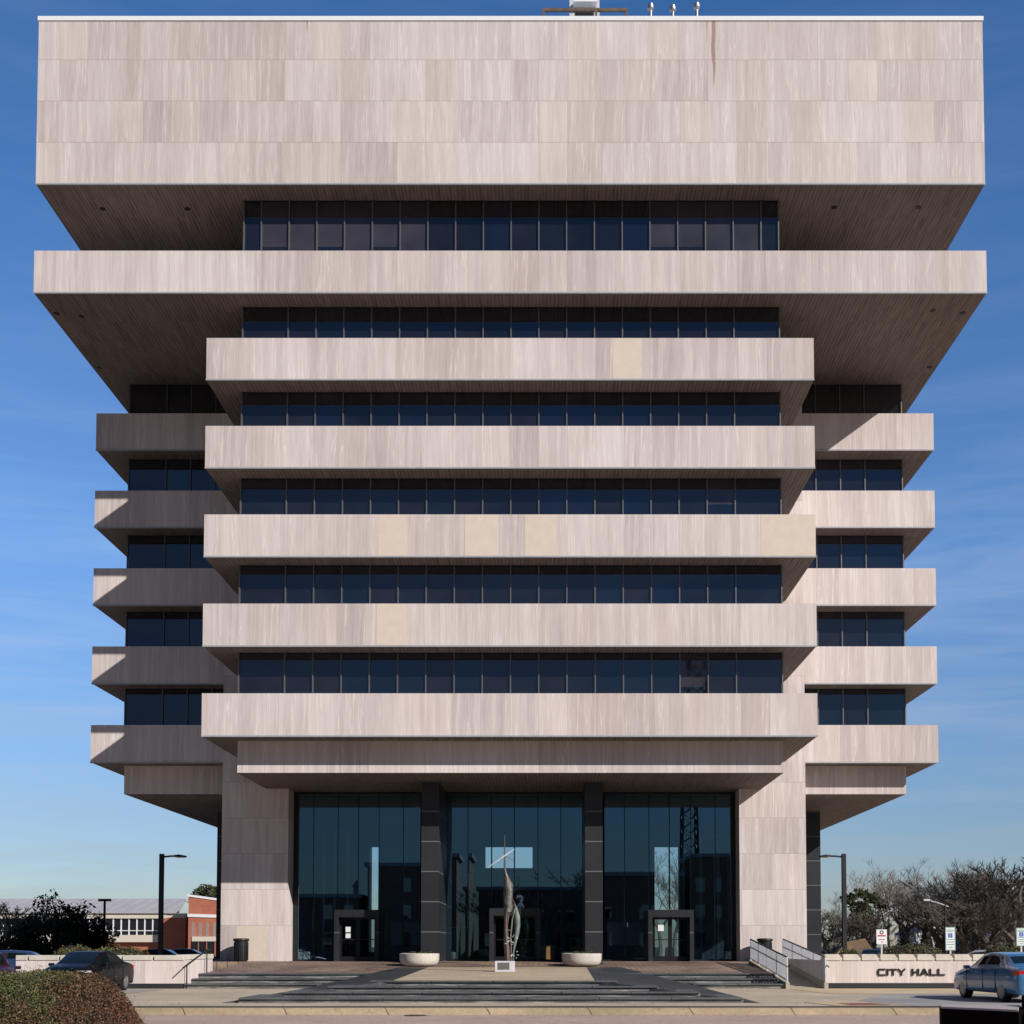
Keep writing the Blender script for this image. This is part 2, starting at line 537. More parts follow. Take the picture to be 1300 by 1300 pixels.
# podium: brick apron, landing, steps
G = .0514
def brick_z(y): return .55 + G * (y + 1.7)
m = MB()
m.prism([(-16, 5.5), (16, 5.5), (16, 36), (-16, 36)], 0, .92)
tag(m.build('podium_floor', M['plaza_brick']), kind='structure')
m = MB()
m.loft([[(-12.55, -1.7, 0), (-12.55, 5.5, 0), (-12.55, 5.5, .92), (-12.55, -1.7, .55)], [(10.9, -1.7, 0), (10.9, 5.5, 0), (10.9, 5.5, .92), (10.9, -1.7, .55)]])
tag(m.build('brick_apron', M['plaza_brick']), kind='structure')
sheet('landing', [(-3.1, -14.85, .60), (3.1, -14.85, .60), (3.35, 1.6, .726), (-3.6, 1.6, .726)], M['paver'])
for s in (-1, 1):
    m = MB()
    ix = 3.35 if s > 0 else 3.6
    A = [(3.1 * s, -14.85, .602), (ix * s, 1.6, .728), (4.9 * s, 1.6, .728), (5.6 * s, -1.7, .556), (7.85 * s, -4.7, .006), (7.85 * s, -16.75, .006)]
    B = [(p[0], p[1], -.05) for p in A]
    m.poly(A if s > 0 else A[::-1])
    for i in range(6):
        j = (i + 1) % 6
        m.quad(A[i], B[i], B[j], A[j])
    tag(m.build('paving_strip', M['ramp_granite']), kind='structure')
# front flight
def step(x0, x1, y0, y1, z0, z1):
    m = MB().box(x0, x1, y0, y1, z0, z1 - .045, 0)
    n = max(1, round((x1 - x0) / 2.0)); w_ = (x1 - x0) / n
    for i in range(n):
        m.box(x0 + i * w_ + .012, x0 + (i + 1) * w_ - .012, y0 - .075, y1, z1 - .043, z1 - rnd.uniform(0, .004), 1)
    tag(m.build('stair', [M['step'], M['tread']]), kind='structure')


for k in range(4):
    z1 = .15 * (k + 1)
    y0 = -16.7 + .6 * k
    hw = 7.85 - 4.75 * (.15 * k + .06) / .6
    step(-hw, hw, y0, -14.0, .15 * k - .01 if k else 0, z1 - (.003 if k == 3 else 0))
# side flights
for s in (-1, 1):
    for k in range(3):
        z1 = .183 * (k + 1)
        y0 = -4.7 + 1.0 * k
        xo = 12.5 if s < 0 else 10.88
        xi = 7.3 - 1.45 * k
        step(min(xo * s, xi * s), max(xo * s, xi * s), y0, -1.65, .183 * k if k else .0, z1 + .003)

# ------------------------------------------------------------------ city hall
HX, CY = 20.95, 20.95
BW, OV = 13.31, 1.25
hall = thing('city_hall', 'large pale stone city hall of stacked overhanging bands with dark ribbon windows', 'building', (0, CY, .9))


def cross(a, b):
    return [(-a, CY - b), (a, CY - b), (a, CY - a), (b, CY - a), (b, CY + a), (a, CY + a), (a, CY + b), (-a, CY + b), (-a, CY + a), (-b, CY + a), (-b, CY - a), (-a, CY - a)]


def sq(a): return [(-a, CY - a), (a, CY - a), (a, CY + a), (-a, CY + a)]


TOPS = [28.30 - 3.93 * i for i in range(5)]
BH = 1.86
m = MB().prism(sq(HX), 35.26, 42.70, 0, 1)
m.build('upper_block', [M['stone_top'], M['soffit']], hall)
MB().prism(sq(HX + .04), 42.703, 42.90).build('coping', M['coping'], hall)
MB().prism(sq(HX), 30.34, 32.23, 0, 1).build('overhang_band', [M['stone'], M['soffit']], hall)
for i, z in enumerate(TOPS):
    o = MB().prism(cross(BW, HX), z - BH, z, 0, 1).build('spandrel_band', [M['stone'], M['soffit']], hall)
# thin metal drips along the lower front edges and light caps on the upper ones
for z, poly in [(35.26, sq), (30.34, sq)] + [(z - BH, None) for z in TOPS]:
    hw = HX if poly else BW
    m = MB()
    m.box(-hw - .012, hw + .012, -.012, .05, z - .035, z + .03)
    if not poly:
        for s in (-1, 1):
            x0, x1 = sorted((s * 14.3, s * (HX + .012)))
            m.box(x0, x1, CY - BW - .012, CY - BW + .05, z - .035, z + .03)
    m.build('drip_edge', M['drip'], hall)
# fascia beam above the lobby
ZS = 9.30
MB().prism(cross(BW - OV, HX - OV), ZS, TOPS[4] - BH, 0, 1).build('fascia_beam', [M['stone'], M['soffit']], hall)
# core: dark glazed shaft behind the ribbons
MB().prism(cross(BW - OV - .06, HX - OV - .06), ZS + .3, 35.3).build('core_glazing', M['pane'], hall)
# corner piers
PI0, PO = 10.95, 14.18
for sx in (-1, 1):
    for sy in (-1, 1):
        x0, x1 = sorted((sx * PI0, sx * PO))
        y0, y1 = sorted((CY + sy * PI0, CY + sy * PO))
        MB().box(x0, x1, y0, y1, .3, 35.3).build('corner_pier', M['stone_pier'], hall)
# patched panels
for px0, px1, py, i in ((778, 815, 455, 0), (480, 517, 680, 2), (590, 633, 680, 2), (666, 707, 680, 2), (966, 1035.5, 680, 2), (478, 516, 794, 3)):
    xa, xb = at(px0, py, 0).x, at(px1, py, 0).x
    xb = min(xb, BW - .01)
    z = TOPS[i]
    tag(MB().box(xa, xb, -.006, .05, z - BH + .035, z - .01).build('replacement_panel', M['new_panel'], hall), 'smooth beige replacement panel')
a = at(330, 1176, 6.77); b = at(299, 1222, 6.77)
MB().box(at(300, 1200, 6.77).x, at(338, 1200, 6.77).x, 6.764, 6.9, .925, 2.62).build('replacement_panel', M['new_panel'], hall)


def ribbon(name, z0, z1, xs, y, head, skip_blind=None):
    """row of panes with mullions in front of the core"""
    fr = MB()
    fr.box(xs[0], xs[-1], y - .02, y + .05, z0 - .1, z0 + .06)
    fr.box(xs[0], xs[-1], y - .02, y + .05, z1 - .05, z1 + .1)
    o = fr.build(name, M['frame'], hall)
    for k, x in enumerate(xs):
        MB().box(x - .028, x + .028, y - .09, y + .02, z0 - .1, z1).build('mullion', M['mullion'], o)
    for k in range(len(xs) - 1):
        g = MB()
        a, b = xs[k] + .035, xs[k + 1] - .035
        t1, t2 = rnd.uniform(-.004, .004), rnd.uniform(-.004, .004)
        bl = skip_blind and skip_blind(k)
        zs = [z0 + .06, z1 - .05]
        if bl: zs.insert(1, z0 + rnd.choice((.1, .12, .55, .6, .9)))
        base_m = rnd.choice((M['pane'], M['pane'], M['pane_b'], M['pane_c']))
        for q in range(len(zs) - 1):
            f0, f1 = (zs[q] - z0) / (z1 - z0), (zs[q + 1] - z0) / (z1 - z0)
            g.quad((a, y + t1 + t2 * f0, zs[q]), (b, y - t1 + t2 * f0, zs[q]), (b, y - t1 + t2 * f1, zs[q + 1]), (a, y + t1 + t2 * f1, zs[q + 1]), 1 if q else 0)
        g.build('pane', [base_m, M['pane_blind']], o)
    return o


xs0 = [-12.04] + [1.25 * k for k in range(-9, 10)] + [12.04]
xs1 = [-12.04] + [1.25 * k for k in range(-8, 9)] + [12.04]
rows = [(32.23, 35.26, xs0)] + [(TOPS[0], 30.34, xs1)] + [(TOPS[i], TOPS[i - 1] - BH, xs1) for i in range(1, 5)]
for r, (z0, z1, xs) in enumerate(rows):
    bl = (lambda k: k in (1, 2, 3, 4, 5, 6, 15, 16, 17, 18)) if r == 0 else (lambda k, r=r: rnd.random() < .015)
    ribbon('ribbon_window', z0, z1, xs, OV, .6, bl)
    if r:
        for s in (-1, 1):
            ys = CY - BW + OV
            wx = [19.7, 17.8, 16.55, 15.3, 14.1]
            wx = sorted(s * x for x in wx)
            ribbon('ribbon_window', z0, z1, wx, ys, .6)

# soffit downlights
for px, py, z, in ((130, 265, 35.26), (238, 265, 35.26), (1059, 263, 35.26), (1166, 263, 35.26), (72, 398, 30.34), (104, 402, 30.34), (1184, 394, 30.34), (1222, 397, 30.34), (1180, 466, 30.34), (126, 467, 30.34)):
    c, s = math.cos(TH), math.sin(TH); t = (PY - py) / F
    d = (z - CAM.z) * (c - t * s) / (t * c + s)
    p = at(px, py, d + CAM.y)
    MB().lathe([(.13, 0), (.13, -.02), (.10, -.025)], (p.x, p.y, z - .001), 14).build('soffit_light', M['black_metal'], hall)

# granite fins of the lobby
for sx in (-1, 1):
    x0, x1 = sorted((sx * 3.37, sx * 4.18))
    MB().box(x0, x1, 3.8, 8.15, .3, ZS + .02).build('granite_column', M['granite_col'], hall)
    for sy in (-1, 1):
        x0, x1 = sorted((sx * 12.9, sx * 17.1))
        y0, y1 = sorted((CY + sy * 3.37, CY + sy * 4.18))
        MB().box(x0, x1, y0, y1, .3, ZS + .02).build('granite_column', M['granite_col'], hall)
# solid dark walls instead of side glazing, added to keep the lobby dark
for s in (-1, 1):
    x0, x1 = sorted((s * 12.4, s * 12.85))
    MB().box(x0, x1, 9.9, 32, .3, ZS + .02).build('lobby_light_block', M['granite'], hall)

# lobby curtain wall
YG = 8.1
mull = [369, 398, 429, 455, 481, 512, 534, 567, 594, 624, 653, 683, 712, 741, 767, 793, 824, 850, 877, 908, 940]
mx_ = [at(p, 1100, YG).x for p in mull]
cw = MB()
cw.box(-10.95, 10.95, YG - .06, YG + .06, ZS - .12, ZS + .02)
cw.box(-10.95, 10.95, YG - .06, YG + .06, .90, 1.0)
for s in (-1, 1):
    x0, x1 = sorted((s * 10.72, s * 10.955)); cw.box(x0, x1, YG - .1, YG + .1, .9, ZS)
cwo = cw.build('curtain_wall', M['frame'], hall)
fin = MB(); cyl = M['steel']
for p, x in zip(mull, mx_):
    if p in (369, 534, 567, 741, 767, 940): continue
    MB().box(x - .03, x + .03, YG + .03, YG + .22, 1.0, ZS - .1).build('mullion', M['frame'], cwo)
bays = [(369, 534), (567, 741), (767, 940)]
for b0, b1 in bays:
    seg = [p for p in mull if b0 <= p <= b1]
    for a, b in zip(seg, seg[1:]):
        xa, xb = at(a, 1100, YG).x + .02, at(b, 1100, YG).x - .02
        t1 = rnd.uniform(-.006, .006)
        MB().quad((xa, YG + t1, .98), (xb, YG - t1, .98), (xb, YG - t1, ZS - .1), (xa, YG + t1, ZS - .1)).build('pane', M['lobby_glass'], cwo)

# door surrounds
door_xs = []
for px0, px1, ptop in ((424, 481, 1155), (621, 686, 1153), (823, 881, 1155)):
    yf = 6.5
    x0, x1 = at(px0, 1190, yf).x, at(px1, 1190, yf).x
    zt = at(px0, ptop, yf).z
    door_xs.append((x0, x1, zt))
    ds = MB()
    ds.box(x0, x0 + .2, yf, YG - .05, .92, zt)
    ds.box(x1 - .2, x1, yf, YG - .05, .92, zt)
    ds.box(x0 + .2, x1 - .2, yf, YG - .05, zt - .36, zt)
    do = ds.build('door_surround', M['granite_col'], hall, bevel=.01)
    xm = (x0 + x1) / 2
    for a, b in ((x0 + .2, xm - .01), (xm + .01, x1 - .2)):
        fr = MB(); yd = yf + .5
        fr.box(a, a + .09, yd, yd + .05, .93, zt - .36); fr.box(b - .09, b, yd, yd + .05, .93, zt - .36)
        fr.box(a + .09, b - .09, yd, yd + .05, .93, 1.15); fr.box(a + .09, b - .09, yd, yd + .05, zt - .46, zt - .36)
        fr.box(a + .09, b - .09, yd - .03, yd + .02, 1.95, 1.99)
        fr.quad((a + .09, yd + .03, 1.15), (b - .09, yd + .03, 1.15), (b - .09, yd + .03, zt - .46), (a + .09, yd + .03, zt - .46), 1)
        fr.build('door', [M['frame'], M['door_glass']], do)


def text_obj(body, size, loc, mat, parent, name='lettering', sx=1, ext=.004, rotx=90, bold=0):
    cu = bpy.data.curves.new('lettering_curve', 'FONT')
    cu.body = body; cu.size = size; cu.extrude = ext; cu.offset = bold
    cu.align_x = 'CENTER'
    o = bpy.data.objects.new('tmp', cu)
    COL.objects.link(o)
    bpy.context.view_layer.update()
    me = bpy.data.meshes.new_from_object(o.evaluated_get(bpy.context.evaluated_depsgraph_get()))
    bpy.data.objects.remove(o)
    me.transform(Matrix.Translation(loc) @ Matrix.Rotation(R(rotx), 4, 'X') @ Matrix.Scale(sx, 4, (1, 0, 0)))
    if parent is not None: me.transform(WM[parent].inverted())
    me.materials.clear(); me.materials.append(mat)
    ob = bpy.data.objects.new(name, me); COL.objects.link(ob)
    ob.parent = parent
    WM[ob] = WM[parent]
    return ob


p = at(660.5, 1151, YG - .02)
text_obj('2', .82, (p.x, YG - .012, p.z), simple('white_vinyl', (.86, .88, .92), .5, 0, .02), hall, 'house_number', bold=.018, ext=.002)
# notices stuck on the doors and glass
nt = MB()
for px, py, w_, h_ in ((442, 1180, .24, .26), (442, 1188, .24, .22)):
    p = at(px, py, 6.95); nt.box(p.x - w_ / 2, p.x + w_ / 2, 6.93, 6.94, p.z - h_ / 2, p.z + h_ / 2)
nt.build('door_notice', M['white'], hall)
nt = MB()
for px, py, w_, h_ in ((839, 1178, .28, .3),):
    p = at(px, py, 6.95); nt.box(p.x - w_ / 2, p.x + w_ / 2, 6.93, 6.94, p.z - h_ / 2, p.z + h_ / 2)
nt.build('door_notice', M['white'], hall)

# lobby inside: ceiling, dark back wall with openings to the far side, mezzanine front
M['dark_int'] = simple('dark_interior', (.012, .013, .015), .6, 0, .3, .8)
M['int_wall'] = simple('interior_wall', (.12, .125, .13), .7, 0, .2, .5)
MB().box(-12.4, 12.4, YG + .3, 33.6, ZS - .25, ZS - .02).build('lobby_ceiling', M['int_wall'], hall)
YB = 20.0
holes = [(at(468.5, 1100, YB).x, at(480.7, 1100, YB).x, 1.3, at(470, 1075, YB).z),
         (at(616, 1100, YB).x, at(676, 1100, YB).x, at(640, 1102, YB).z, at(640, 1075, YB).z),
         (at(831, 1100, YB).x, at(862, 1100, YB).x, .95, at(840, 1075, YB).z)]
m = MB(); x = -12.38
for x0, x1, z0, z1 in holes:
    m.box(x, x0, YB, YB + .4, .92, ZS - .25)
    m.box(x0, x1, YB, YB + .4, z1, ZS - .25)
    m.box(x0, x1, YB, YB + .4, .92, z0)
    x = x1
m.box(x, 12.38, YB, YB + .4, .92, ZS - .25)
m.build('core_wall', M['dark_int'], hall)
a = at(590, 1102, 14.5); b = at(712, 1128, 14.5)
MB().box(a.x, b.x, 14.5, 14.7, b.z, a.z - .3).build('mezzanine_front', M['int_wall'], hall)
for px in (411, 425, 441, 868, 890, 912, 925):
    p = at(px, 1150, 9.3); MB().lathe([(.06, .92), (.06, 7.3)], (p.x, 9.3, 0), 10).build('lobby_post', M['white'], hall)  # white colour stands in for rear daylight on the posts

# rooftop
m = MB(); a = at(723, 14, 10); b = at(761, 0, 10)
m.box(a.x, b.x, 10, 12.5, 42.5, b.z + .12)
rh = m.build('roof_hut', M['steel'], hall)
MB().box(a.x + .3, b.x - .3, 9.97, 10.05, 42.5, at(740, 16, 10).z).build('louvre', M['frame'], rh)
MB().box(a.x + .2, b.x - .15, 9.6, 10.0, at(740, 9, 10).z, at(740, 5, 10).z).build('duct', M['coping'], rh)
m = MB(); z1 = at(690, 10, 8).z; z0 = z1 - .14
M['rust_steel'] = simple('weathered_steel', (.14, .10, .075), .6, .3, .3)
xa, xb = at(688.5, 12, 8).x, at(797, 12, 8).x
m.box(xa, xb, 8, 8.12, z0, z1)
for x in (xa, at(755, 12, 8).x, xb - .12):
    m.box(x, x + .13, 8.0, 8.12, 42.5, z0)
m.box(xa, xa + .12, 8.12, 12, z0, z1); m.box(xb - .12, xb, 8.12, 12, z0, z1)
m.build('roof_rail', M['rust_steel'], hall)
for px, py in ((826, 4, ), (854, 6), (884.5, 3)):
    p = at(px, py, 9)
    m = MB().lathe([(.075, 42.5), (.075, p.z - .40), (.12, p.z - .39), (.175, p.z - .32), (.175, p.z - .20), (.14, p.z - .18), (.15, p.z - .10), (.09, p.z - .02), (.03, p.z)], (p.x, 9, 0), 16)
    m.build('roof_vent', simple('vent_metal', (.42, .42, .42), .45, .8, .2), hall, smooth=True)

# ------------------------------------------------------------------ lobby things seen through the glass
M['teal'] = simple('teal_plastic', (.02, .42, .58), .45, 0, .1)


def armchair(x, y, rot, label):
    t = thing('armchair', label, 'chair', (x, y, .925), rot)
    MB().box(-.3, .3, -.28, .28, .34, .44).build('seat', M['teal'], t, local=True, bevel=.03)
    MB().box(-.32, .32, .24, .34, .44, .92, M=Matrix.Rotation(R(-12), 4, 'X')).build('backrest', M['teal'], t, local=True, bevel=.03)
    for s in (-1, 1):
        MB().box(s * .36 - .05, s * .36 + .05, -.3, .3, .56, .62).build('armrest', M['teal'], t, local=True, bevel=.02)
        for q in (-.26, .26):
            MB().box(s * .36 - .04, s * .36 + .04, q - .04, q + .04, 0, .56).build('leg', M['teal'], t, local=True)
    return t


a = at(383, 1210, 10); armchair(a.x, 10, R(50), 'teal slatted armchair inside the lobby glass at the left end')
a = at(904, 1210, 10); armchair(a.x, 10, R(-40), 'teal armchair inside the lobby to the right of the right doors')
t = thing('side_table', 'small white topped pedestal table beside the right teal armchair', 'table', (at(932, 1210, 9.6).x, 9.6, .925))
MB().lathe([(.36, .70), (.36, .74)], n=20).build('table_top', M['white'], t, local=True)
MB().lathe([(.2, 0), (.2, .03), (.05, .06), (.05, .70)], n=14).build('leg', M['steel'], t, local=True)
a, b = at(562, 1178, 11), at(594, 1218, 11)
t = thing('reception_counter', 'plain grey reception counter block behind the glass left of the middle doors', 'counter', (a.x, 11, .925))
MB().box(a.x - .6, b.x, 11, 12.2, .925, a.z).build('counter_body', M['grey'], t)
MB().box(a.x - .65, b.x + .05, 10.95, 12.25, a.z, a.z + .05).build('counter_top', M['steel'], t)
for px0, px1, py0, py1, lab in ((771, 815, 1171, 1200, 'large pale notice panel on the lobby glass right of the right granite column'), (497, 534, 1172, 1200, 'pale blue notice panel inside the glass right of the left doors')):
    yy = 9.0; a, b = at(px0, py0, yy), at(px1, py1, yy)
    t = thing('display_board', lab, 'display board', (a.x, yy, .925))
    MB().box(a.x, b.x, yy, yy + .05, b.z, a.z).build('panel', simple('board_face', (.20, .27, .32), .4, 0, .08), t)
    for x in (a.x + .1, b.x - .1): MB().box(x - .03, x + .03, yy + .02, yy + .06, .925, b.z).build('leg', M['frame'], t)
a, b = at(684, 1200, 10.5), at(704, 1218, 10.5)
M['wood'] = simple('orange_wood', (.46, .22, .07), .5, 0, .25)
t = thing('wooden_cabinet', 'low orange wooden cabinet in the lobby right of the middle doors', 'cabinet', (a.x, 10.5, .925))
MB().box(a.x, b.x, 10.5, 11.1, .925, a.z).build('cabinet_body', M['wood'], t)
MB().box(a.x + .12, b.x - .3, 10.48, 10.5, 1.0, a.z - .08).build('cabinet_door', M['wood'], t)
a = at(730, 1190, 10.2); b = at(730, 1214, 10.2)
M['ochre'] = simple('ochre_stone', (.24, .19, .06), .8, 0, .3)
t = thing('stone_lantern', 'ochre square headed lantern standing in the lobby behind the right planter', 'lantern', (a.x, 10.2, .925))
m = MB().box(a.x - .32, a.x + .32, 9.9, 10.5, 1.55, a.z); m.build('lantern_head', M['ochre'], t, bevel=.03)
MB().box(a.x - .15, a.x + .05, 9.88, 9.9, 1.65, a.z - .1).build('lantern_window', M['dark_int'], t)
MB().lathe([(.28, .925), (.2, 1.0), (.2, 1.5), (.3, 1.55)], (a.x, 10.2, 0), 12).build('lantern_stem', M['ochre'], t)
M['yellow'] = simple('yellow_plastic', (.62, .45, .03), .5, 0, .1)
a = at(811, 1203, 9.6)
t = thing('floor_sign', 'yellow folding wet floor sign inside the glass left of the right doors', 'sign', (a.x, 9.6, .925))
m = MB()
m.quad((a.x - .16, 9.45, .925), (a.x + .16, 9.45, .925), (a.x + .12, 9.6, 1.6), (a.x - .12, 9.6, 1.6))
m.quad((a.x - .16, 9.75, .925), (a.x + .16, 9.75, .925), (a.x + .12, 9.601, 1.6), (a.x - .12, 9.601, 1.6))
m.build('sign_leaf', M['yellow'], t)
MB().box(a.x - .05, a.x + .05, 9.50, 9.52, 1.2, 1.42, M=Matrix.Translation((0, -.02, 0))).build('symbol', M['frame'], t)
a = at(884, 1170, 9.5)
t = thing('banner', 'blue and white upright banner stand inside the glass beside the right doors', 'banner', (a.x, 9.5, .925))
MB().box(a.x - .2, a.x + .2, 9.5, 9.52, 1.5, 2.9).build('banner_cloth', M['blue_sign'], t)
MB().box(a.x - .2, a.x + .2, 9.499, 9.521, .95, 1.5).build('banner_foot', M['white'], t)

# ------------------------------------------------------------------ street furniture
def trash_can(x, y, label):
    t = thing('trash_can', label, 'trash can', (x, y, .922))
    MB().lathe([(.29, 0), (.30, .03), (.33, .9), (.33, .98)], n=28).build('bin_body', M['black_metal'], t, local=True, smooth=True)
    MB().lathe([(.37, .98), (.385, 1.0), (.385, 1.05), (.36, 1.09), (.2, 1.11)], n=28).build('bin_lid', M['black_metal'], t, local=True, smooth=True)
    m = MB()
    for k in range(22):
        A = Matrix.Rotation(2 * math.pi * k / 22, 4, 'Z')
        m.box(-.018, .018, -.345, -.315, .06, .9, M=A)
    m.build('bin_slats', M['black_metal'], t, local=True)


trash_can(at(306, 1210, 6.0).x, 6.0, 'black slatted trash can in front of the left stone pier')
trash_can(at(971, 1210, 6.0).x, 6.0, 'black slatted trash can behind the ramp railing at the right pier')

M['twig'] = simple('planter_soil', (.05, .04, .03), .9)
M['planter_leaf'] = leafy('planter_leaves', [(.02, .04, .015), (.06, .09, .03), (.14, .16, .08)])


def leaf_cards(n, fn, size, seed=1, m=None, flat=.0, aspect=.6):
    r = random.Random(seed)
    m = m or MB()
    for _ in range(n):
        p, nrm = fn(r)
        d = Vector((r.uniform(-1, 1), r.uniform(-1, 1), r.uniform(-1, 1))).normalized()
        nn = (nrm * flat + d * (1 - flat)).normalized()
        a = nn.orthogonal().normalized()
        a = (Matrix.Rotation(r.uniform(0, 6.28), 3, nn) @ a)
        b = nn.cross(a)
        s = size * r.uniform(.6, 1.4)
        m.add([p - a * s, p - b * s * aspect * .5, p + a * s, p + b * s * aspect * .5], [(0, 1, 2, 3)])
    return m


def planter(x, y, label):
    z = brick_z(y) + .004 if y > 1.6 else .73
    t = thing('planter', label, 'planter', (x, y, z))
    MB().lathe([(.66, 0), (.74, .02), (.84, .12), (.885, .27), (.895, .54), (.82, .56), (.80, .47)], n=36).build('bowl', M['conc'], t, local=True, smooth=True)
    MB().lathe([(.80, .455), (.4, .50), (.01, .51)], n=24).build('soil', M['twig'], t, local=True)
    leaf_cards(160, lambda r: (Vector((r.uniform(-.5, .5), r.uniform(-.5, .5), .5 + r.random() * .13)), Vector((0, 0, 1))), .06, 3).build('plants', M['planter_leaf'], t, local=True)


planter(at(532.5, 1220, 2.6).x, 2.6, 'round pale concrete planter bowl at the foot of the left granite column')
planter(at(738.5, 1220, 2.6).x, 2.6, 'round pale concrete planter bowl at the foot of the right granite column')

# statue
def bronze():
    t = NT('verdigris_bronze')
    x, y, z = t.xyz()
    n1 = t.noise(t.vec(t.math('MULTIPLY', x, 5), t.math('MULTIPLY', y, 5), t.math('MULTIPLY', z, 1.7)), 1, 5, .65)
    t.fin(t.ramp(n1, (.34, (.05, .037, .03)), (.46, (.12, .10, .085)), (.56, (.19, .20, .18)), (.72, (.34, .37, .35))), .55, .35)
    t.bump(t.noise(t.vec(x, y, z), 14, 4), .5, .02)
    return t.mat


M['bronze'] = bronze()
M['rust'] = simple('rusted_bronze', (.115, .075, .06), .6, .3, .4, 3)
M['verdi'] = simple('green_patina', (.17, .215, .19), .6, .3, .35, 4)
YS = -5.0
def sp_(zx, zy, dy=0):
    """point on the statue plane, from the enlarged photograph"""
    p = at(560 + zx / 6.5, 1050 + zy / 6.5, YS); p.y += dy; return p


base_z = .675
st = thing('sculpture', 'tall slender bronze sculpture with mast and slanted spar on a white plinth', 'sculpture', (sp_(525, 1100).x, YS, base_z))
a, b = sp_(447, 1105), sp_(606, 1190)
MB().box(a.x, b.x, YS - .4, YS + .4, base_z - .02, a.z).build('plinth', simple('pale_plinth', (.58, .58, .62), .7, 0, .08), st, bevel=.015)
c1, c2 = sp_(470, 1117), sp_(567, 1174)
MB().box(c1.x, c2.x, YS - .412, YS - .39, c2.z, c1.z).build('plaque', simple('bronze_plaque', (.17, .15, .14), .5, .3), st)
MB().path([sp_(548, 1108), sp_(535, 900), sp_(527, 600), sp_(524, 300), sp_(524, 68)], [.06, .06, .05, .035, .012], 8).build('mast', M['rust'], st, smooth=True)
MB().path([sp_(388, 335, -.1), sp_(524, 238, -.06), sp_(602, 182, .1)], [.016, .03, .012], 8).build('spar', M['steel'], st, smooth=True)
MB().path([sp_(524, 238, -.06), sp_(600, 275, .15)], [.02, .01], 6).build('spar', M['bronze'], st)


def blob(pts, name, mat, n=12):
    """twisted ribbon body: (zoom x, zoom y, half width, half depth, twist, dy)"""
    rings = []
    r = random.Random(5)
    for zx, zy, hw, hd, tw, dy in pts:
        p = sp_(zx, zy, dy); hw /= 6.5 / 1560 * (YS - CAM.y) ** 0 * 1560 / (YS - CAM.y) / 1; 
        ring = []
        for i in range(n):
            an = 2 * math.pi * i / n
            q = 1 + .16 * math.sin(3 * an + zy * .03) + r.uniform(-.06, .06)
            ring.append(p + Vector((math.cos(an + tw) * hw * q, math.sin(an + tw) * hd * q, 0)))
        rings.append(ring)
    return MB().loft(rings, 0).build(name, mat, st, smooth=True)


K = 6.5 * 1560 / (YS - CAM.y)
def bl(pts, name, mat, n=12):
    rings = []
    r = random.Random(5)
    for zx, zy, hw, hd, tw, dy in pts:
        p = sp_(zx, zy, dy); h = hw * 1.03 / K
        rings.append([p + Vector((math.cos(2 * math.pi * i / n) * h * (1 + .15 * math.sin(3 * 2 * math.pi * i / n + zy * .03) + r.uniform(-.06, .06)), math.sin(2 * math.pi * i / n) * hd, 0)) for i in range(n)])
    return MB().loft(rings, 0).build(name, mat, st, smooth=True)


bl([(524, 330, 6, .05, 0, 0), (532, 380, 12, .09, 0, 0), (545, 430, 22, .13, 0, 0), (558, 480, 33, .18, 0, .02), (566, 520, 30, .2, 0, .02), (560, 570, 32, .2, 0, 0), (558, 620, 36, .19, 0, 0), (566, 660, 26, .15, 0, 0), (556, 700, 20, .12, 0, 0)], 'figure', M['bronze'])
bl([(545, 640, 16, .10, 0, 0), (536, 760, 14, .10, 0, 0), (535, 860, 17, .12, 0, 0), (542, 980, 22, .15, 0, 0), (550, 1105, 22, .15, 0, 0)], 'trunk', M['rust'])
bl([(592, 610, 10, .05, 0, .05), (612, 670, 16, .07, 0, .08), (628, 740, 22, .08, 0, .1), (632, 810, 21, .08, 0, .1), (624, 880, 18, .07, 0, .1), (610, 950, 13, .06, 0, .08), (598, 1020, 7, .05, 0, .05), (592, 1105, 7, .05, 0, .05)], 'leaf_blade', M['verdi'])
for pts in ([(590, 600), (615, 650), (588, 760), (575, 900), (580, 1105)], [(540, 850), (582, 855)], [(600, 640), (560, 700), (548, 800)]):
    MB().path([sp_(x, y, -.05) for x, y in pts], .028, 6).build('strut', M['bronze'], st, smooth=True)
for k in range(14):
    x, y = rnd.uniform(540, 630), rnd.uniform(900, 1080)
    a = sp_(x, y, -.1)
    MB().path([a, a + Vector((rnd.uniform(-.12, .12), rnd.uniform(-.1, .05), rnd.uniform(-.03, .1)))], [.02, .008], 5).build('spike', M['steel'], st)

# low stone walls
M['stone_wall'] = stone('wall_travertine', -2.0, 3.4, light=(.74, .67, .64), dark=(.54, .46, .44), panel=.75, hj=0, vj=.1)
YW = -4.7
lw = thing('retaining_wall', 'pale stone retaining wall left of the stairs with a dark plinth', 'wall', (-16, YW, 0))
xr = at(233, 1250, YW).x
lw_x0 = at(20, 1230, YW).x
MB().box(lw_x0, xr, YW, YW + .5, .20, 1.10).build('wall_body', M['stone_wall'], lw)
MB().box(lw_x0, xr + .01, YW - .02, YW + .5, -.05, .20).build('plinth', M['granite'], lw)
m = MB()
m.box(xr - .45, xr + .003, YW + .5, -.6, .0, 1.12); m.build('return_wall', M['stone_wall'], lw)
nb = int((xr - lw_x0) / 1.22)
for k in range(nb + 1):
    x1 = xr - 1.22 * k
    x0 = max(lw_x0, x1 - 1.16)
    if x1 - x0 < .2: continue
    MB().box(x0, x1, YW - .04, YW + .55, 1.103, 1.30).build('coping_block', M['conc'], lw, bevel=.02)
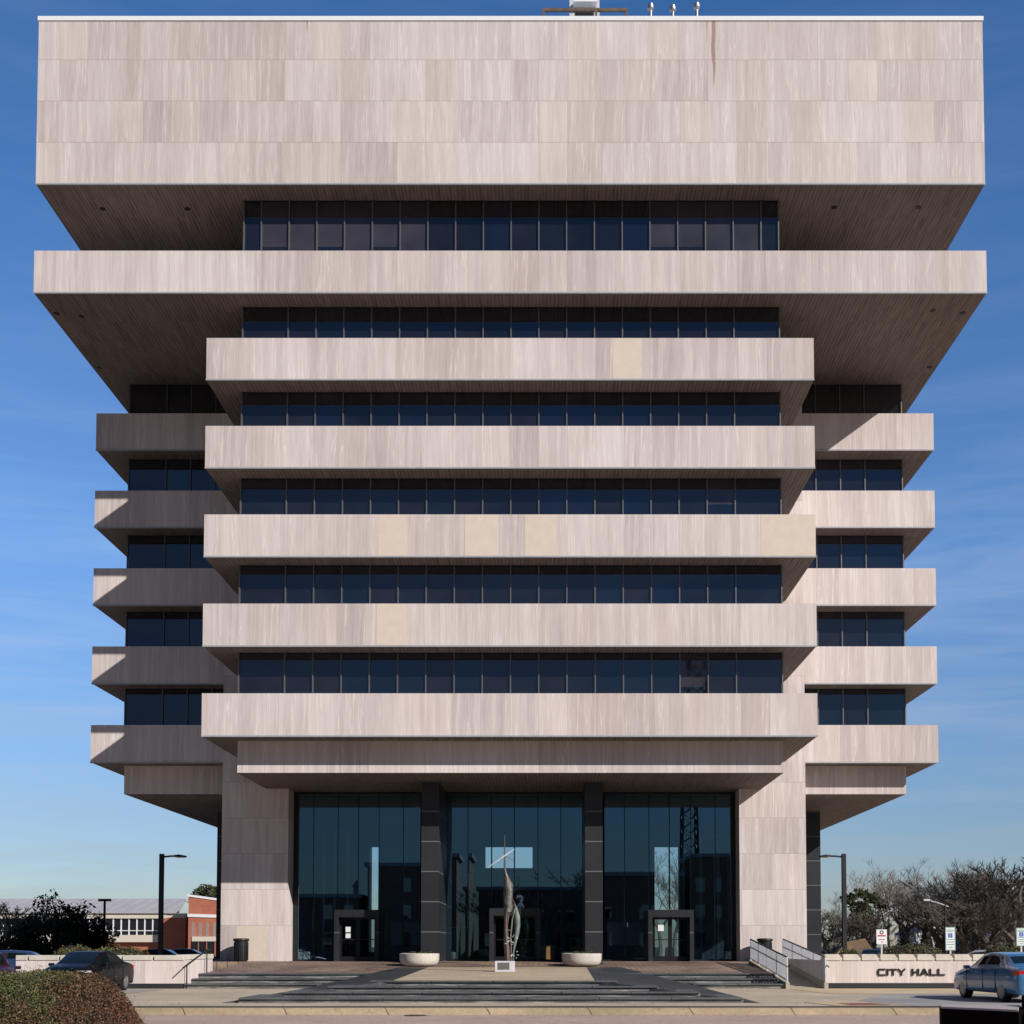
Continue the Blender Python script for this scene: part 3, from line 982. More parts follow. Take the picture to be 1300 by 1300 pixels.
for k in range(3):
    MB().box(xr - .5, xr + .04, YW + .56 + k * 1.2, YW + .56 + k * 1.2 + 1.15, 1.123, 1.32).build('coping_block', M['conc'], lw, bevel=.02)

rw = thing('sign_wall', 'pale stone wall lettered CITY HALL with notched coping blocks', 'wall', (16, YW, 0))
xl = at(1048, 1250, YW).x
rx1 = 27.0
MB().box(xl, rx1, YW, YW + .5, .22, 1.10).build('wall_body', M['stone_wall'], rw)
MB().box(xl - .01, rx1, YW - .02, YW + .5, -.05, .22).build('plinth', M['granite'], rw)
k = 0; x = xl - .02
while x < rx1 - .2:
    m = MB()
    # sloped end on each block makes the notch
    pr = [(x, 1.103), (x + .62, 1.103), (x + .70, 1.15), (x + .54, 1.34), (x, 1.34)]
    m.loft([[(px_, y_, z_) for px_, z_ in pr] for y_ in (YW - .04, YW + .55)])
    m.build('coping_block', M['conc'], rw)
    x += .722; k += 1
MB().box(xl - .03, xl + .45, YW + .5, 3.0, 0, 1.1).build('return_wall', M['stone_wall'], rw)

LET = {'C': (1.1, [[(1.05, .04), (.12, .04), (.0, .25), (.0, .75), (.12, .96), (1.05, .96)]]), 'I': (.12, [[(.06, 0), (.06, 1)]]), 'T': (1.0, [[(0, .94), (1.0, .94)], [(.5, 0), (.5, .94)]]),
       'Y': (1.05, [[(0, 1), (.52, .48)], [(1.05, 1), (.52, .48)], [(.52, 0), (.52, .5)]]), 'H': (1.0, [[(.06, 0), (.06, 1)], [(.94, 0), (.94, 1)], [(.06, .5), (.94, .5)]]),
       'A': (1.1, [[(.05, 0), (.55, 1)], [(1.05, 0), (.55, 1)], [(.25, .3), (.85, .3)]]), 'L': (.95, [[(.06, 1), (.06, .06)], [(.0, .06), (.95, .06)]])}


def letters(word, x, z, h, sx, y):
    for ch in word:
        w_, strokes = LET[ch]
        m = MB(); th = .095 * h * 1.35
        for s_ in strokes:
            for (x0, z0), (x1, z1) in zip(s_, s_[1:]):
                a = Vector((x + x0 * h * sx, 0, z + z0 * h)); b = Vector((x + x1 * h * sx, 0, z + z1 * h))
                d = (b - a).normalized(); nrm = Vector((-d.z, 0, d.x)) * th
                a2, b2 = a - d * th * .5, b + d * th * .5
                q = [a2 - nrm, b2 - nrm, b2 + nrm, a2 + nrm]
                yo = rnd.uniform(0, .004)
                m.loft([[p + Vector((0, y - .05 - yo, 0)) for p in q], [p + Vector((0, y + .01, 0)) for p in q]])
        m.build('letter', M['letter'], rw)
        x += w_ * h * sx + .11 * h * sx + .05
    return x


pl = at(1114, 1238, YW)
hgt = at(1114, 1230.3, YW).z - pl.z
xe = letters('CITY', pl.x + .03, pl.z, hgt, 1.04, YW)
letters('HALL', at(1158, 1238, YW).x, pl.z, hgt, 1.08, YW)

# access ramp with two railings
rp_ = thing('access_ramp', 'sloping concrete access ramp between two railings right of the stairs', 'ramp', (11.7, -4.7, 0))
m = MB(); m.loft([[(x, -4.7, -.02), (x, 3.9, -.02), (x, 3.9, .835), (x, -4.7, .012)] for x in (11.05, 12.4)])
m.build('ramp_surface', M['conc_ramp'], rp_)
for x0, x1 in ((10.9, 11.05), (12.4, 12.55)):
    m = MB(); m.loft([[(x, -4.85, -.02), (x, 3.9, -.02), (x, 3.9, 1.0), (x, -4.85, .24)] for x in (x0, x1)])
    m.build('side_kerb', M['conc_ramp'], rp_)
sheet('podium_floor', [(10.9, 3.9, .84), (16, 3.9, .84), (16, 5.5, .921), (10.9, 5.5, .921)], M['plaza_brick'])


def railing(x, label):
    t = thing('railing', label, 'railing', (x, -4.7, .2), group='ramp railings')
    y0, y1 = -4.75, 3.85
    zb = lambda y: .24 + (y + 4.85) * (.76 / 8.75)
    M_ = Matrix
    m = MB(); m.path([(x, y0, zb(y0) + .98), (x, y1, zb(y1) + .98)], .03, 8); m.build('top_rail', M['black_metal'], t)
    m = MB(); m.path([(x + .05, y0 - .3, zb(y0) + .60), (x + .05, y0, zb(y0) + .66), (x + .05, y1, zb(y1) + .66), (x + .05, y1 + .35, zb(y1) + .64)], .025, 8); m.build('handrail', M['black_metal'], t)
    m = MB(); m.path([(x, y0, zb(y0) + .1), (x, y1, zb(y1) + .1)], .02, 6); m.build('bottom_rail', M['steel'], t)
    n = 5
    for k in range(n):
        y = y0 + (y1 - y0) * k / (n - 1)
        MB().box(x - .03, x + .03, y - .03, y + .03, zb(y) - .02, zb(y) + .98).build('post', M['steel'], t)
    m = MB(); k = y0 + .1
    while k < y1:
        m.box(x - .012, x + .012, k, k + .045, zb(k) + .1, zb(k) + .95); k += .105
    m.build('balusters', M['steel'], t)


railing(10.975, 'galvanised picket railing along the stair side of the ramp')
railing(12.475, 'galvanised picket railing on the ramp beside the lettered wall')
t = thing('handrail', 'black tube handrail climbing the stairs beside the left stone wall', 'handrail', (xr + .1, -4.6, 0))
x = xr + .12
MB().path([(x, -5.2, .82), (x, -4.75, .92), (x, -1.9, 1.50), (x, -1.3, 1.52)], .028, 8).build('rail', M['black_metal'], t)
for y, z in ((-4.7, .93), (-1.9, 1.5)):
    MB().box(x - .02, x + .02, y - .02, y + .02, 0, z).build('post', M['black_metal'], t)

# lamps
M['amber'] = simple('lamp_lens', (.75, .62, .22), .3, 0, .05)


def lamp(px, ptop, Y, s, label):
    p = at(px, ptop, Y)
    t = thing('street_lamp', label, 'street lamp', (p.x, Y, 0), group='plaza lamps')
    MB().box(-.11, .11, -.11, .11, 0, p.z).build('pole', M['lamp_metal'], t, local=True, bevel=.01)
    MB().box(-.19, .19, -.19, .19, 0, .5).build('base', M['lamp_metal'], t, local=True, bevel=.02)
    h = p.z
    MB().path([(s * .1, 0, h - .16), (s * .5, 0, h - .12), (s * .75, 0, h - .12)], .05, 8).build('arm', M['lamp_metal'], t, local=True)
    hd = MB(); hd.loft([[(s * .7, -.1, h - .17), (s * .7, .1, h - .17), (s * .7, .1, h - .06), (s * .7, -.1, h - .06)], [(s * .95, -.19, h - .17), (s * .95, .19, h - .17), (s * .95, .19, h - .04), (s * .95, -.19, h - .04)], [(s * 1.3, -.15, h - .17), (s * 1.3, .15, h - .17), (s * 1.3, .15, h - .10), (s * 1.3, -.15, h - .10)]])
    hdo = hd.build('lamp_head', M['lamp_metal'], t, local=True)
    x0, x1 = sorted((s * .78, s * 1.25))
    MB().box(x0, x1, -.12, .12, h - .20, h - .168).build('lens', M['amber'], hdo, local=True)


lamp(205.5, 1084, 13, 1, 'square dark lamp post left of the building, arm to the right')
lamp(1071, 1084, 13, -1, 'square dark lamp post right of the building, arm to the left')

# parking signs
def board_sign(px0, px1, py0, py1, Y, label, style):
    a, b = at(px0, py0, Y), at(px1, py1, Y)
    xm = (a.x + b.x) / 2; w_ = b.x - a.x; h_ = a.z - b.z
    t = thing('parking_sign', label, 'sign', (xm, Y, 0))
    MB().box(a.x, b.x, Y - .012, Y, b.z, a.z).build('board', M['white'], t)
    MB().box(xm - .035, xm + .035, Y + .001, Y + .05, 0, a.z - .05).build('post', M['steel'], t)
    m = MB(); yy = Y - .016
    if style == 'red':
        m.lathe([(.05, 0), (.05, .004), (.09, .004), (.09, 0)], n=18, caps=False)
        m.v = [(xm + v[0], yy + v[2], a.z - h_ * .2 + v[1]) for v in m.v]
        m.box(xm - w_ * .38, xm + w_ * .38, yy, yy + .004, b.z + h_ * .52, b.z + h_ * .62)
        m.box(xm - w_ * .30, xm + w_ * .30, yy, yy + .004, b.z + h_ * .28, b.z + h_ * .33)
        m.box(xm - w_ * .05, xm + w_ * .10, yy, yy + .004, b.z + h_ * .10, b.z + h_ * .17)
        m.build('symbol', M['red_sign'], t)
    else:
        e = .018
        m.box(a.x + .01, b.x - .01, yy, yy + .004, a.z - e - .01, a.z - .01); m.box(a.x + .01, b.x - .01, yy, yy + .004, b.z + .01, b.z + .01 + e)
        m.box(a.x + .01, a.x + .01 + e, yy, yy + .004, b.z + .03, a.z - .03); m.box(b.x - .01 - e, b.x - .01, yy, yy + .004, b.z + .03, a.z - .03)
        for f, hw in ((.87, .36), (.80, .30), (.47, .36), (.36, .32), (.25, .36), (.12, .2)):
            m.box(xm - w_ * hw, xm + w_ * hw, yy, yy + .004, b.z + h_ * f - .012, b.z + h_ * f + .016)
        m.build('border_and_lines', M['green_sign'], t)
        q = w_ * .21; zc = b.z + h_ * .64
        sq_ = MB().box(xm - q, xm + q, yy - .003, yy, zc - q, zc + q).build('blue_square', M['blue_sign'], t)
        m = MB(); y3 = yy - .006
        m.box(xm - .022, xm + .008, y3, yy - .003, zc + q * .45, zc + q * .72)
        m.box(xm - .02, xm + .0, y3, yy - .003, zc - q * .1, zc + q * .42)
        m.box(xm + .0, xm + q * .5, y3, yy - .003, zc - q * .15, zc - q * .02)
        m.box(xm - q * .55, xm - q * .42, y3, yy - .003, zc - q * .55, zc + q * .05); m.box(xm - q * .42, xm + q * .3, y3, yy - .003, zc - q * .7, zc - q * .55)
        m.build('wheelchair_symbol', M['white'], sq_)


board_sign(1112.5, 1126, 1180, 1198.5, 2.0, 'white parking sign with red print behind the lettered wall', 'red')
board_sign(1200, 1213, 1177, 1206.5, 2.0, 'tall white and green accessible parking sign with a blue square, behind the wall', 'green')
board_sign(1290, 1303, 1178, 1201, 2.0, 'green edged accessible parking sign above the blue sedan at the right edge', 'green')

# dark low box at the lower right corner
a = at(1195, 1279, -31.5)
t = thing('utility_box', 'low dark box with a pale top strip in the bottom right corner', 'box', (a.x + 1.2, -31, -.22))
M['darkbox'] = simple('dark_brown_metal_shaded', (.005, .003, .003), .95, 0, .3, spec=.05)  # shadow on the box put into its near-black colour
m = MB(); b = at(1293, 1291, -32.6); c = at(1293, 1279.5, -31.0)
m.loft([[(a.x, -31.5, z), (b.x, -32.6, z), (c.x + .3, -31.0, z), (a.x + .25, -30.6, z)] for z in (-.22, a.z - .02)])
m.build('box_body', M['darkbox'], t)
m = MB(); m.box(c.x - .02, c.x + .7, -32.7, -31.2, -.22, at(1295, 1266, -32).z); m.build('box_end', M['darkbox'], t)
M['paleedge'] = simple('pale_edge', (.42, .36, .33), .7, 0, .1)
m = MB(); m.loft([[(a.x + .01, -31.49, z), (b.x, -32.58, z), (c.x, -31.05, z), (a.x + .25, -30.62, z)] for z in (a.z - .02, a.z + .015)])
m.build('top_board', M['paleedge'], t)

# ------------------------------------------------------------------ cars
M['tyre'] = simple('tyre_rubber', (.012, .012, .012), .85, 0, .2)
M['rim'] = simple('alloy_rim', (.35, .35, .37), .35, .8, .1)
M['trim'] = simple('black_trim', (.010, .010, .011), .5, 0, .1)
M['tail'] = simple('red_lens', (.42, .012, .012), .15, 0, .1, coat=1)
M['headl'] = simple('clear_lens', (.55, .56, .58), .12, .2, .05, coat=1)


def paint(name, c, rough=.28):
    return simple(name, c, rough, .25, .04, 1, .5, coat=1)


ST = [(-2.43, .66, .58, .60, .66, .69), (-2.41, .93, .66, .83, .76, .82), (-2.33, 1.03, .70, .95, .80, .875), (-2.10, 1.07, .70, .985, .82, .895), (-1.80, 1.085, .68, 1.0, .835, .905), (-1.74, 1.10, .68, 1.0, .835, .905),
      (-1.16, 1.40, .585, 1.005, .84, .91), (-1.08, 1.42, .59, 1.005, .84, .91), (-.62, 1.46, .60, 1.0, .845, .915), (-.16, 1.475, .61, .99, .845, .915), (-.08, 1.475, .61, .99, .845, .915), (.38, 1.45, .60, .975, .84, .915), (.46, 1.43, .60, .97, .84, .915),
      (.84, 1.25, .63, .965, .835, .915), (1.16, 1.08, .66, .95, .83, .915), (1.22, 1.05, .66, .94, .83, .915), (1.75, 1.0, .66, .885, .82, .905), (2.12, .92, .64, .81, .79, .885), (2.32, .80, .58, .72, .72, .82), (2.39, .62, .5, .55, .62, .70)]
CAB = range(6, 14)


def sedan(label, mat, loc, rot, group=None, detail=True):
    t = thing('parked_car', label, 'car', loc, rot, group)
    rings = []
    for i, (x, zt, wt, zb, wb, wm) in enumerate(ST):
        end = i in (0, len(ST) - 1)
        lo = .34 if end else .22
        cab = i in CAB
        zr = zt - (.055 if cab else .03)
        zk = zb + (.035 if cab else .008)
        wk = wb - (.028 if cab else .008)
        h = [(0, zt), (wt * .65, zt - .008), (wt * .95, zt - .022), (wt, zr), (wk, zk), (wb + .012, zb - .008), (wm, zb - .11), (wm + .004, .60 if not end else (zb + lo) / 2), (wm - .012, .40), (wm - .03, lo + .04), (wm - .10, lo), (0, lo)]
        full = h + [(-a, b) for a, b in h[-2:0:-1]]
        rings.append([(x, a, b) for a, b in full])
    m = MB(); m.loft(rings, 0)
    n = len(rings[0])
    for k in range(len(rings) - 1):
        for i in range(n):
            idx = k * n + i
            top = i in (0, 1, n - 1, n - 2); side = i in (3, n - 4)
            if top and k in (5, 12, 13): m.m[idx] = 1
            if side and k in (7, 8, 10, 11, 12): m.m[idx] = 1
            if side and k == 9: m.m[idx] = 2
            if i in (10, 11): m.m[idx] = 2
    o = m.build('body', [mat, M['car_glass'], M['trim']], t, smooth=True, local=True)
    s = o.modifiers.new('sub', 'SUBSURF'); s.levels = 2; s.render_levels = 2
    cut = MB()
    for x in (1.40, -1.38):
        for sd_ in (-1, 1):
            y0, y1 = sorted((sd_ * .60, sd_ * 1.1))
            cut.loft([[(x + .37 * math.cos(2 * math.pi * i / 28), y, .33 + .37 * math.sin(2 * math.pi * i / 28)) for i in range(28)] for y in (y0, y1)])
    co = cut.build('cutter', [M['trim']], None)
    co.matrix_world = o.matrix_world
    b = o.modifiers.new('cut', 'BOOLEAN'); b.operation = 'DIFFERENCE'; b.object = co; b.solver = 'EXACT'
    co.parent = t
    bpy.context.view_layer.update()
    me = bpy.data.meshes.new_from_object(o.evaluated_get(bpy.context.evaluated_depsgraph_get()))
    o.modifiers.clear()
    bpy.data.objects.remove(co)
    # split glass from paint
    bm = bmesh.new(); bm.from_mesh(me)
    gf = [f for f in bm.faces if f.material_index == 1]
    gv = {}; groups = []
    seen = set()
    for f in gf:
        if f in seen: continue
        stack = [f]; grp = []
        seen.add(f)
        while stack:
            q = stack.pop(); grp.append(q)
            for e in q.edges:
                for q2 in e.link_faces:
                    if q2.material_index == 1 and q2 not in seen:
                        seen.add(q2); stack.append(q2)
        groups.append(grp)
    for grp in groups:
        if len(grp) < 4: continue
        g = MB()
        idx = {}
        for f in grp:
            fs = []
            for v in f.verts:
                if v not in idx:
                    idx[v] = len(g.v); g.v.append(tuple(v.co))
                fs.append(idx[v])
            g.f.append(tuple(fs)); g.m.append(0)
        cx = sum(v[0] for v in g.v) / len(g.v); cy = sum(v[1] for v in g.v) / len(g.v)
        nm = 'side_window' if abs(cy) > .4 else ('windscreen' if cx > 0 else 'rear_window')
        g.build(nm, M['car_glass'], t, smooth=True, local=True)
    bmesh.ops.delete(bm, geom=gf, context='FACES')
    bm.to_mesh(me); bm.free()
    o.data = me
    for mt in (mat, M['car_glass'], M['trim']):
        if mt.name not in [q.name for q in me.materials if q]: me.materials.append(mt)
    for x in (1.40, -1.38):
        for sd_ in (-1, 1):
            w_ = bpy.data.objects.new('wheel', None); COL.objects.link(w_); w_.parent = t
            wm_ = MB()
            def cyl(m, prof, yy):
                m.loft([[(x + r * math.cos(2 * math.pi * i / 24), y, .33 + r * math.sin(2 * math.pi * i / 24)) for i in range(24)] for r, y in prof])
            y0 = sd_ * .67; y1 = sd_ * .895
            cyl(wm_, [(.24, y0), (.31, y0), (.33, y0 + sd_ * .03), (.33, y1 - sd_ * .03), (.31, y1), (.235, y1 - sd_ * .005)], 0)
            bpy.data.objects.remove(w_)
            wo = wm_.build('wheel', M['tyre'], t, local=True, smooth=True)
            rm = MB(); yo = y1 + sd_ * .004
            cyl(rm, [(.238, y1 - sd_ * .01), (.236, yo), (.205, yo)], 0)
            cyl(rm, [(.06, y1 - sd_ * .01), (.05, yo + sd_ * .006)], 0)
            for q in range(10):
                A = Matrix.Translation((x, y1, .33)) @ Matrix.Rotation(2 * math.pi * q / 10, 4, 'Y')
                rm.box(-.026, .026, -.012, .012, .04, .215, M=A)
            rm.build('rim', M['rim'], wo, local=True)
    for sd_ in (-1, 1):
        for nm, mt, x0, x1, z0, z1, yy0, yy1 in (('tail_light', M['tail'], -2.435, -2.12, .79, .935, .48, .892), ('headlight', M['headl'], 1.98, 2.30, .66, .80, .48, .84)):
            y0, y1 = sorted((sd_ * yy0, sd_ * yy1))
            sx = -1 if x0 < 0 else 1
            L = MB()
            xo = x0 if x0 < 0 else x1; xi = x1 if x0 < 0 else x0
            # wraps round the corner
            L.loft([[(xo - sx * .0, sd_ * yy0, z), (xo - sx * .05, sd_ * (yy1 - .08), z), (xi + sx * .12, sd_ * (yy1 + .012), z), (xi, sd_ * (yy1 + .016), z), (xi, sd_ * (yy1 - .2), z), (xo - sx * .1, sd_ * yy0, z)] for z in (z0, z1)])
            L.build(nm, mt, t, local=True, bevel=.01)
        mm = MB()
        mm.loft([[(.98 + dx, sd_ * yy, 1.0 + dz) for dx, dz in ((-.08, -.06), (.07, -.05), (.08, .04), (-.07, .05))] for yy in (.865, 1.02)])
        mm.box(.93, 1.0, min(sd_ * .82, sd_ * .87), max(sd_ * .82, sd_ * .87), .93, .98)
        mm.build('wing_mirror', mat, t, local=True, bevel=.02)
        for xh in (.30, -.72):
            y0, y1 = sorted((sd_ * .895, sd_ * .935))
            MB().box(xh - .11, xh + .11, y0, y1, .845, .875).build('door_handle', mat, t, local=True, bevel=.008)
        # door seams
        ds = MB()
        for xh in (1.06, -.13, -1.02):
            y0, y1 = sorted((sd_ * .90, sd_ * .922))
            ds.box(xh - .006, xh + .006, y0, y1, .36, .93)
        ds.build('door_seam', M['trim'], t, local=True)
    MB().box(-2.44, -2.40, -.26, .26, .60, .74).build('licence_plate', M['white'], t, local=True)
    MB().box(2.36, 2.42, -.45, .45, .40, .52).build('grille', M['trim'], t, local=True)
    return t


blue = paint('metallic_blue_paint', (.055, .17, .33), .25)
black = simple('black_paint', (.004, .005, .008), .35, 0, .04, 1, .10)
maroon = simple('maroon_paint', (.04, .004, .010), .35, 0, .04, 1, .12)
silver = paint('silver_paint', (.45, .46, .48))
white = paint('white_car_paint', (.70, .70, .70))
# rear axle near (15.1 flank, -16.0)
sedan('light blue sedan parked at the right edge seen from its rear left side', blue, (15.1 + .78, -14.75, .012), R(94))
sedan('black sedan facing the street behind the big hedge on the left', black, (-14.95, -8.2, .012), R(-90))
sedan('dark maroon car at the left edge of the photo above the hedge', maroon, (-15.75, -14.9, .012), R(-60))
sedan('dark blue car parked behind the maroon car at the far left edge', simple('navy_paint', (.02, .035, .09), .35, 0, .04, 1, .3), (at(8, 1215, 4).x, 4, 0), R(-170))
# far cars in the car parks
for px, Y, mt, rot, lab in ((66, 26, white, 10, 'white car far left, parked beneath the dark evergreens'), (205, 34, black, 0, 'black car parked before the brick hall, left of the second dark car'), (237, 36, black, 5, 'black car parked before the brick hall, nearest the city hall'),
                            (1250, 12, silver, 150, 'silver car with its roof just above the lettered wall at right'), (1108, 24, black, 75, 'black car behind the white and red parking sign')):
    p = at(px, 1210, Y)
    sedan(lab, mt, (p.x, Y, -.0), R(rot))

# ------------------------------------------------------------------ hedges
M['hedge'] = leafy('boxwood_leaves', [(.020, .016, .008), (.060, .075, .020), (.13, .155, .045), (.17, .14, .06), (.17, .085, .05)], nscale=1.6)


def hedge_mat(name, bias):
    t = NT(name)
    g = t.n('NewGeometry'); ri = g.outputs['Random Per Island']
    tc_ = t.n('TexCoord').outputs['Object']
    sp2 = t.n('SeparateXYZ'); t.set(sp2.inputs[0], tc_)
    cl = t.noise(tc_, 2.6, 4, .65)
    f = t.math('ADD', t.math('MULTIPLY', cl, 1.0), t.math('MULTIPLY', sp2.outputs[0], bias))
    f = t.math('ADD', f, t.math('MULTIPLY', ri, .25))
    green = t.ramp(ri, (0, (.025, .040, .010)), (.5, (.075, .105, .025)), (1, (.16, .19, .06)))
    red = t.ramp(ri, (0, (.045, .020, .013)), (.5, (.115, .052, .030)), (1, (.19, .10, .055)))
    t.fin(t.mix(t.ramp(f, (.54, (0, 0, 0)), (.82, (1, 1, 1))), green, red), .55, 0, .3)
    return t.mat


M['hedge_core'] = simple('hedge_core', (.012, .012, .006), .9)


def hedge(label, loc, rx, ry, h, n, leaf, mat, seed, ex=2.6, lumps=.06):
    t = thing('hedge', label, 'hedge', loc)
    r0 = random.Random(seed)
    ph = [r0.uniform(0, 6.28) for _ in range(6)]
    def surf(th, u):
        # superellipsoid dome
        ce, se = math.cos(u), math.sin(u)
        e = 2 / ex
        k = 1 + lumps * (math.sin(3 * th + ph[0]) * math.sin(4 * u + ph[1]) + .6 * math.sin(7 * th + ph[2]) * math.cos(5 * u + ph[3]))
        return Vector((rx * abs(ce) ** e * math.cos(th) * k, ry * abs(ce) ** e * math.sin(th) * k, h * abs(se) ** e * k))
    rings = [[surf(2 * math.pi * i / 28, u) * .965 for i in range(28)] for u in [0, .25, .5, .75, 1.0, 1.25, 1.45, 1.56]]
    MB().loft(rings).build('inner_growth', M['hedge_core'], t, local=True)
    def fn(r):
        th = r.uniform(0, 2 * math.pi); u = math.asin(r.random() ** .8)
        p = surf(th, u)
        return p * r.uniform(.95, 1.02), Vector((p.x / rx ** 2, p.y / ry ** 2, p.z / h ** 2)).normalized()
    m = leaf_cards(n, fn, leaf, seed, None, .45, .9)
    def stray(r):
        p, q = fn(r)
        return p * r.uniform(1.02, 1.06), q
    leaf_cards(n // 25, stray, leaf * .9, seed + 1, m, .1, .7)
    m.build('foliage', mat, t, local=True)
    return t


a = at(55, 1232, -38.7)
hedge('big rounded hedge of green and reddish leaves in the lower left corner', (a.x, -38.7, -.22), 1.24, 1.5, a.z + .19, 85000, .0135, hedge_mat('foreground_hedge_leaves', .34), 3, ex=2.35, lumps=.035)
hm = hedge_mat('far_hedge_leaves', 0.0)
for px, Y, rx, h, lab in ((97, 3.0, 1.35, 1.62, 'rounded reddish hedge on the left wall, leftmost of the pair'), (147, 2.6, 1.75, 1.60, 'long rounded green hedge on the left wall, right of the pair'),
                          (1160, 5.0, 1.9, 1.72, 'brownish hedge behind the CITY HALL letters'), (1277, 4.0, 1.35, 1.68, 'green hedge above the blue sedan roof'),
                          (1078, 7.0, .7, 1.45, 'small hedge by the foot of the right lamp post')):
    p = at(px, 1205, Y)
    hedge(lab, (p.x, Y, 0), rx, 1.1, h, 3500, .05, hm, int(px))

# fallen leaves along the kerb, steps and walls
def litter(r):
    q = r.random()
    if q < .35: p = (r.uniform(-14, 12), -19.45 - abs(r.gauss(0, .25)), -.19)
    elif q < .6: p = (r.uniform(-12.4, 10.6), -4.8 - abs(r.gauss(0, .3)), .012)
    elif q < .8: p = (r.uniform(-12, 10.5), -16.85 - abs(r.gauss(0, .5)), .012)
    else: p = (r.uniform(-12.5, 20), r.uniform(-19, -5.2), .014)
    return Vector(p), Vector((0, 0, 1))


tag(leaf_cards(700, litter, .035, 5, None, .8, .8).build('fallen_leaves', leafy('dry_leaves', [(.05, .03, .015), (.14, .08, .035), (.22, .14, .07)])), kind='stuff')

# ------------------------------------------------------------------ trees
def bare_tree(name, label, seed, H, mat_t, mat_c, loc, spread=.9, levels=6, trunk_f=.28, group=None, up=.25, r0=.018, rmin=.02, last=5):
    r = random.Random(seed)
    tr, cr = MB(), MB()
    segs = [0]
    def grow(p, d, L, rad, lev):
        q = p + d * L
        mb = tr if lev == 0 else cr
        n = 7 if lev == 0 else (5 if lev < 3 else 3)
        mid = (p + q) / 2 + Vector((r.uniform(-1, 1), r.uniform(-1, 1), 0)) * L * .06
        r1 = rad * (.78 if lev == 0 else .62)
        if lev < 3: mb.path([p, mid, q], [rad, (rad + r1) / 2, r1], n, caps=False)
        else: mb.path([p, q], [rad, r1], 3, caps=False)
        if lev >= levels: return
        k = r.choice((3, 4)) if lev == 0 else (r.choice((2, 3, 3)) if lev < levels - 1 else last)
        for i in range(k):
            base = q if (i == 0 or lev == 0) else p + (q - p) * r.uniform(.35, .95)
            ax = Vector((r.uniform(-1, 1), r.uniform(-1, 1), r.uniform(-.25, .5))).normalized()
            nd = (d * (.95 if i == 0 else .55) + ax * spread * (.55 if i == 0 else 1) + Vector((0, 0, up))).normalized()
            grow(base, nd, L * r.uniform(.62, .86) if lev else L * r.uniform(.62, .95), max(r1 * (.85 if i == 0 else .62), rmin), lev + 1)
    grow(Vector((0, 0, 0)), Vector((r.uniform(-.05, .05), r.uniform(-.05, .05), 1)).normalized(), H * trunk_f, H * r0, 0)
    mz = max(v[2] for v in cr.v); k = H / mz
    for mb in (tr, cr): mb.v = [(a * k, b * k, c * k) for a, b, c in mb.v]
    t = thing(name, label, 'tree', loc, 0, group)
    tr.build('trunk', mat_t, t, local=True, smooth=True)
    cr.build('crown', mat_c, t, local=True)
    return t


M['bark'] = simple('grey_bark', (.10, .085, .07), .9, 0, .3, 6)
M['twigs'] = simple('brown_twigs', (.090, .074, .062), .9, 0, .25, 1)
M['bark_pale'] = simple('pale_sycamore_bark', (.33, .30, .26), .9, 0, .3, 3)
M['twigs_pale'] = simple('pale_twigs', (.21, .18, .155), .9, 0, .3, 1)
M['twigs_tan'] = simple('tan_twigs', (.24, .19, .13), .9, 0, .2, 1)

syc = bare_tree('bare_tree', 'tall pale barked bare sycamore, left of the pair behind the lettered wall', 11, 13.0, M['bark_pale'], M['twigs_pale'], (0, 0, 0), .85, 6, .30, 'bare winter trees on the right', .3, .032)
syc2 = bare_tree('bare_tree', 'tall pale barked bare sycamore, right of the pair behind the lettered wall', 23, 13.0, M['bark_pale'], M['twigs_pale'], (0, 0, 0), .75, 6, .30, 'bare winter trees on the right', .3, .032)
oak = bare_tree('bare_tree', 'dense dark brown bare tree', 31, 11.0, M['bark'], M['twigs'], (0, 0, 0), 1.0, 6, .18, 'bare winter trees on the right', .22, .03)
oak2 = bare_tree('bare_tree', 'dark brown bare tree with a narrow crown', 47, 11.0, M['bark'], M['twigs'], (0, 0, 0), .8, 6, .2, 'bare winter trees on the right', .35, .03)


def put(root, px, ptop, Y, H0, rot, label=None, first=False, sx=1.0, group=None):
    p = at(px, ptop, Y)
    k = p.z / H0
    if first:
        root.location = (p.x, Y, -.1); root.scale = (k * sx, k * sx, k); root.rotation_euler = (0, 0, rot)
        if label: root['label'] = label
        return root
    return dup(root, (p.x, Y, -.1), rot, (k * sx, k * sx, k), label, group)


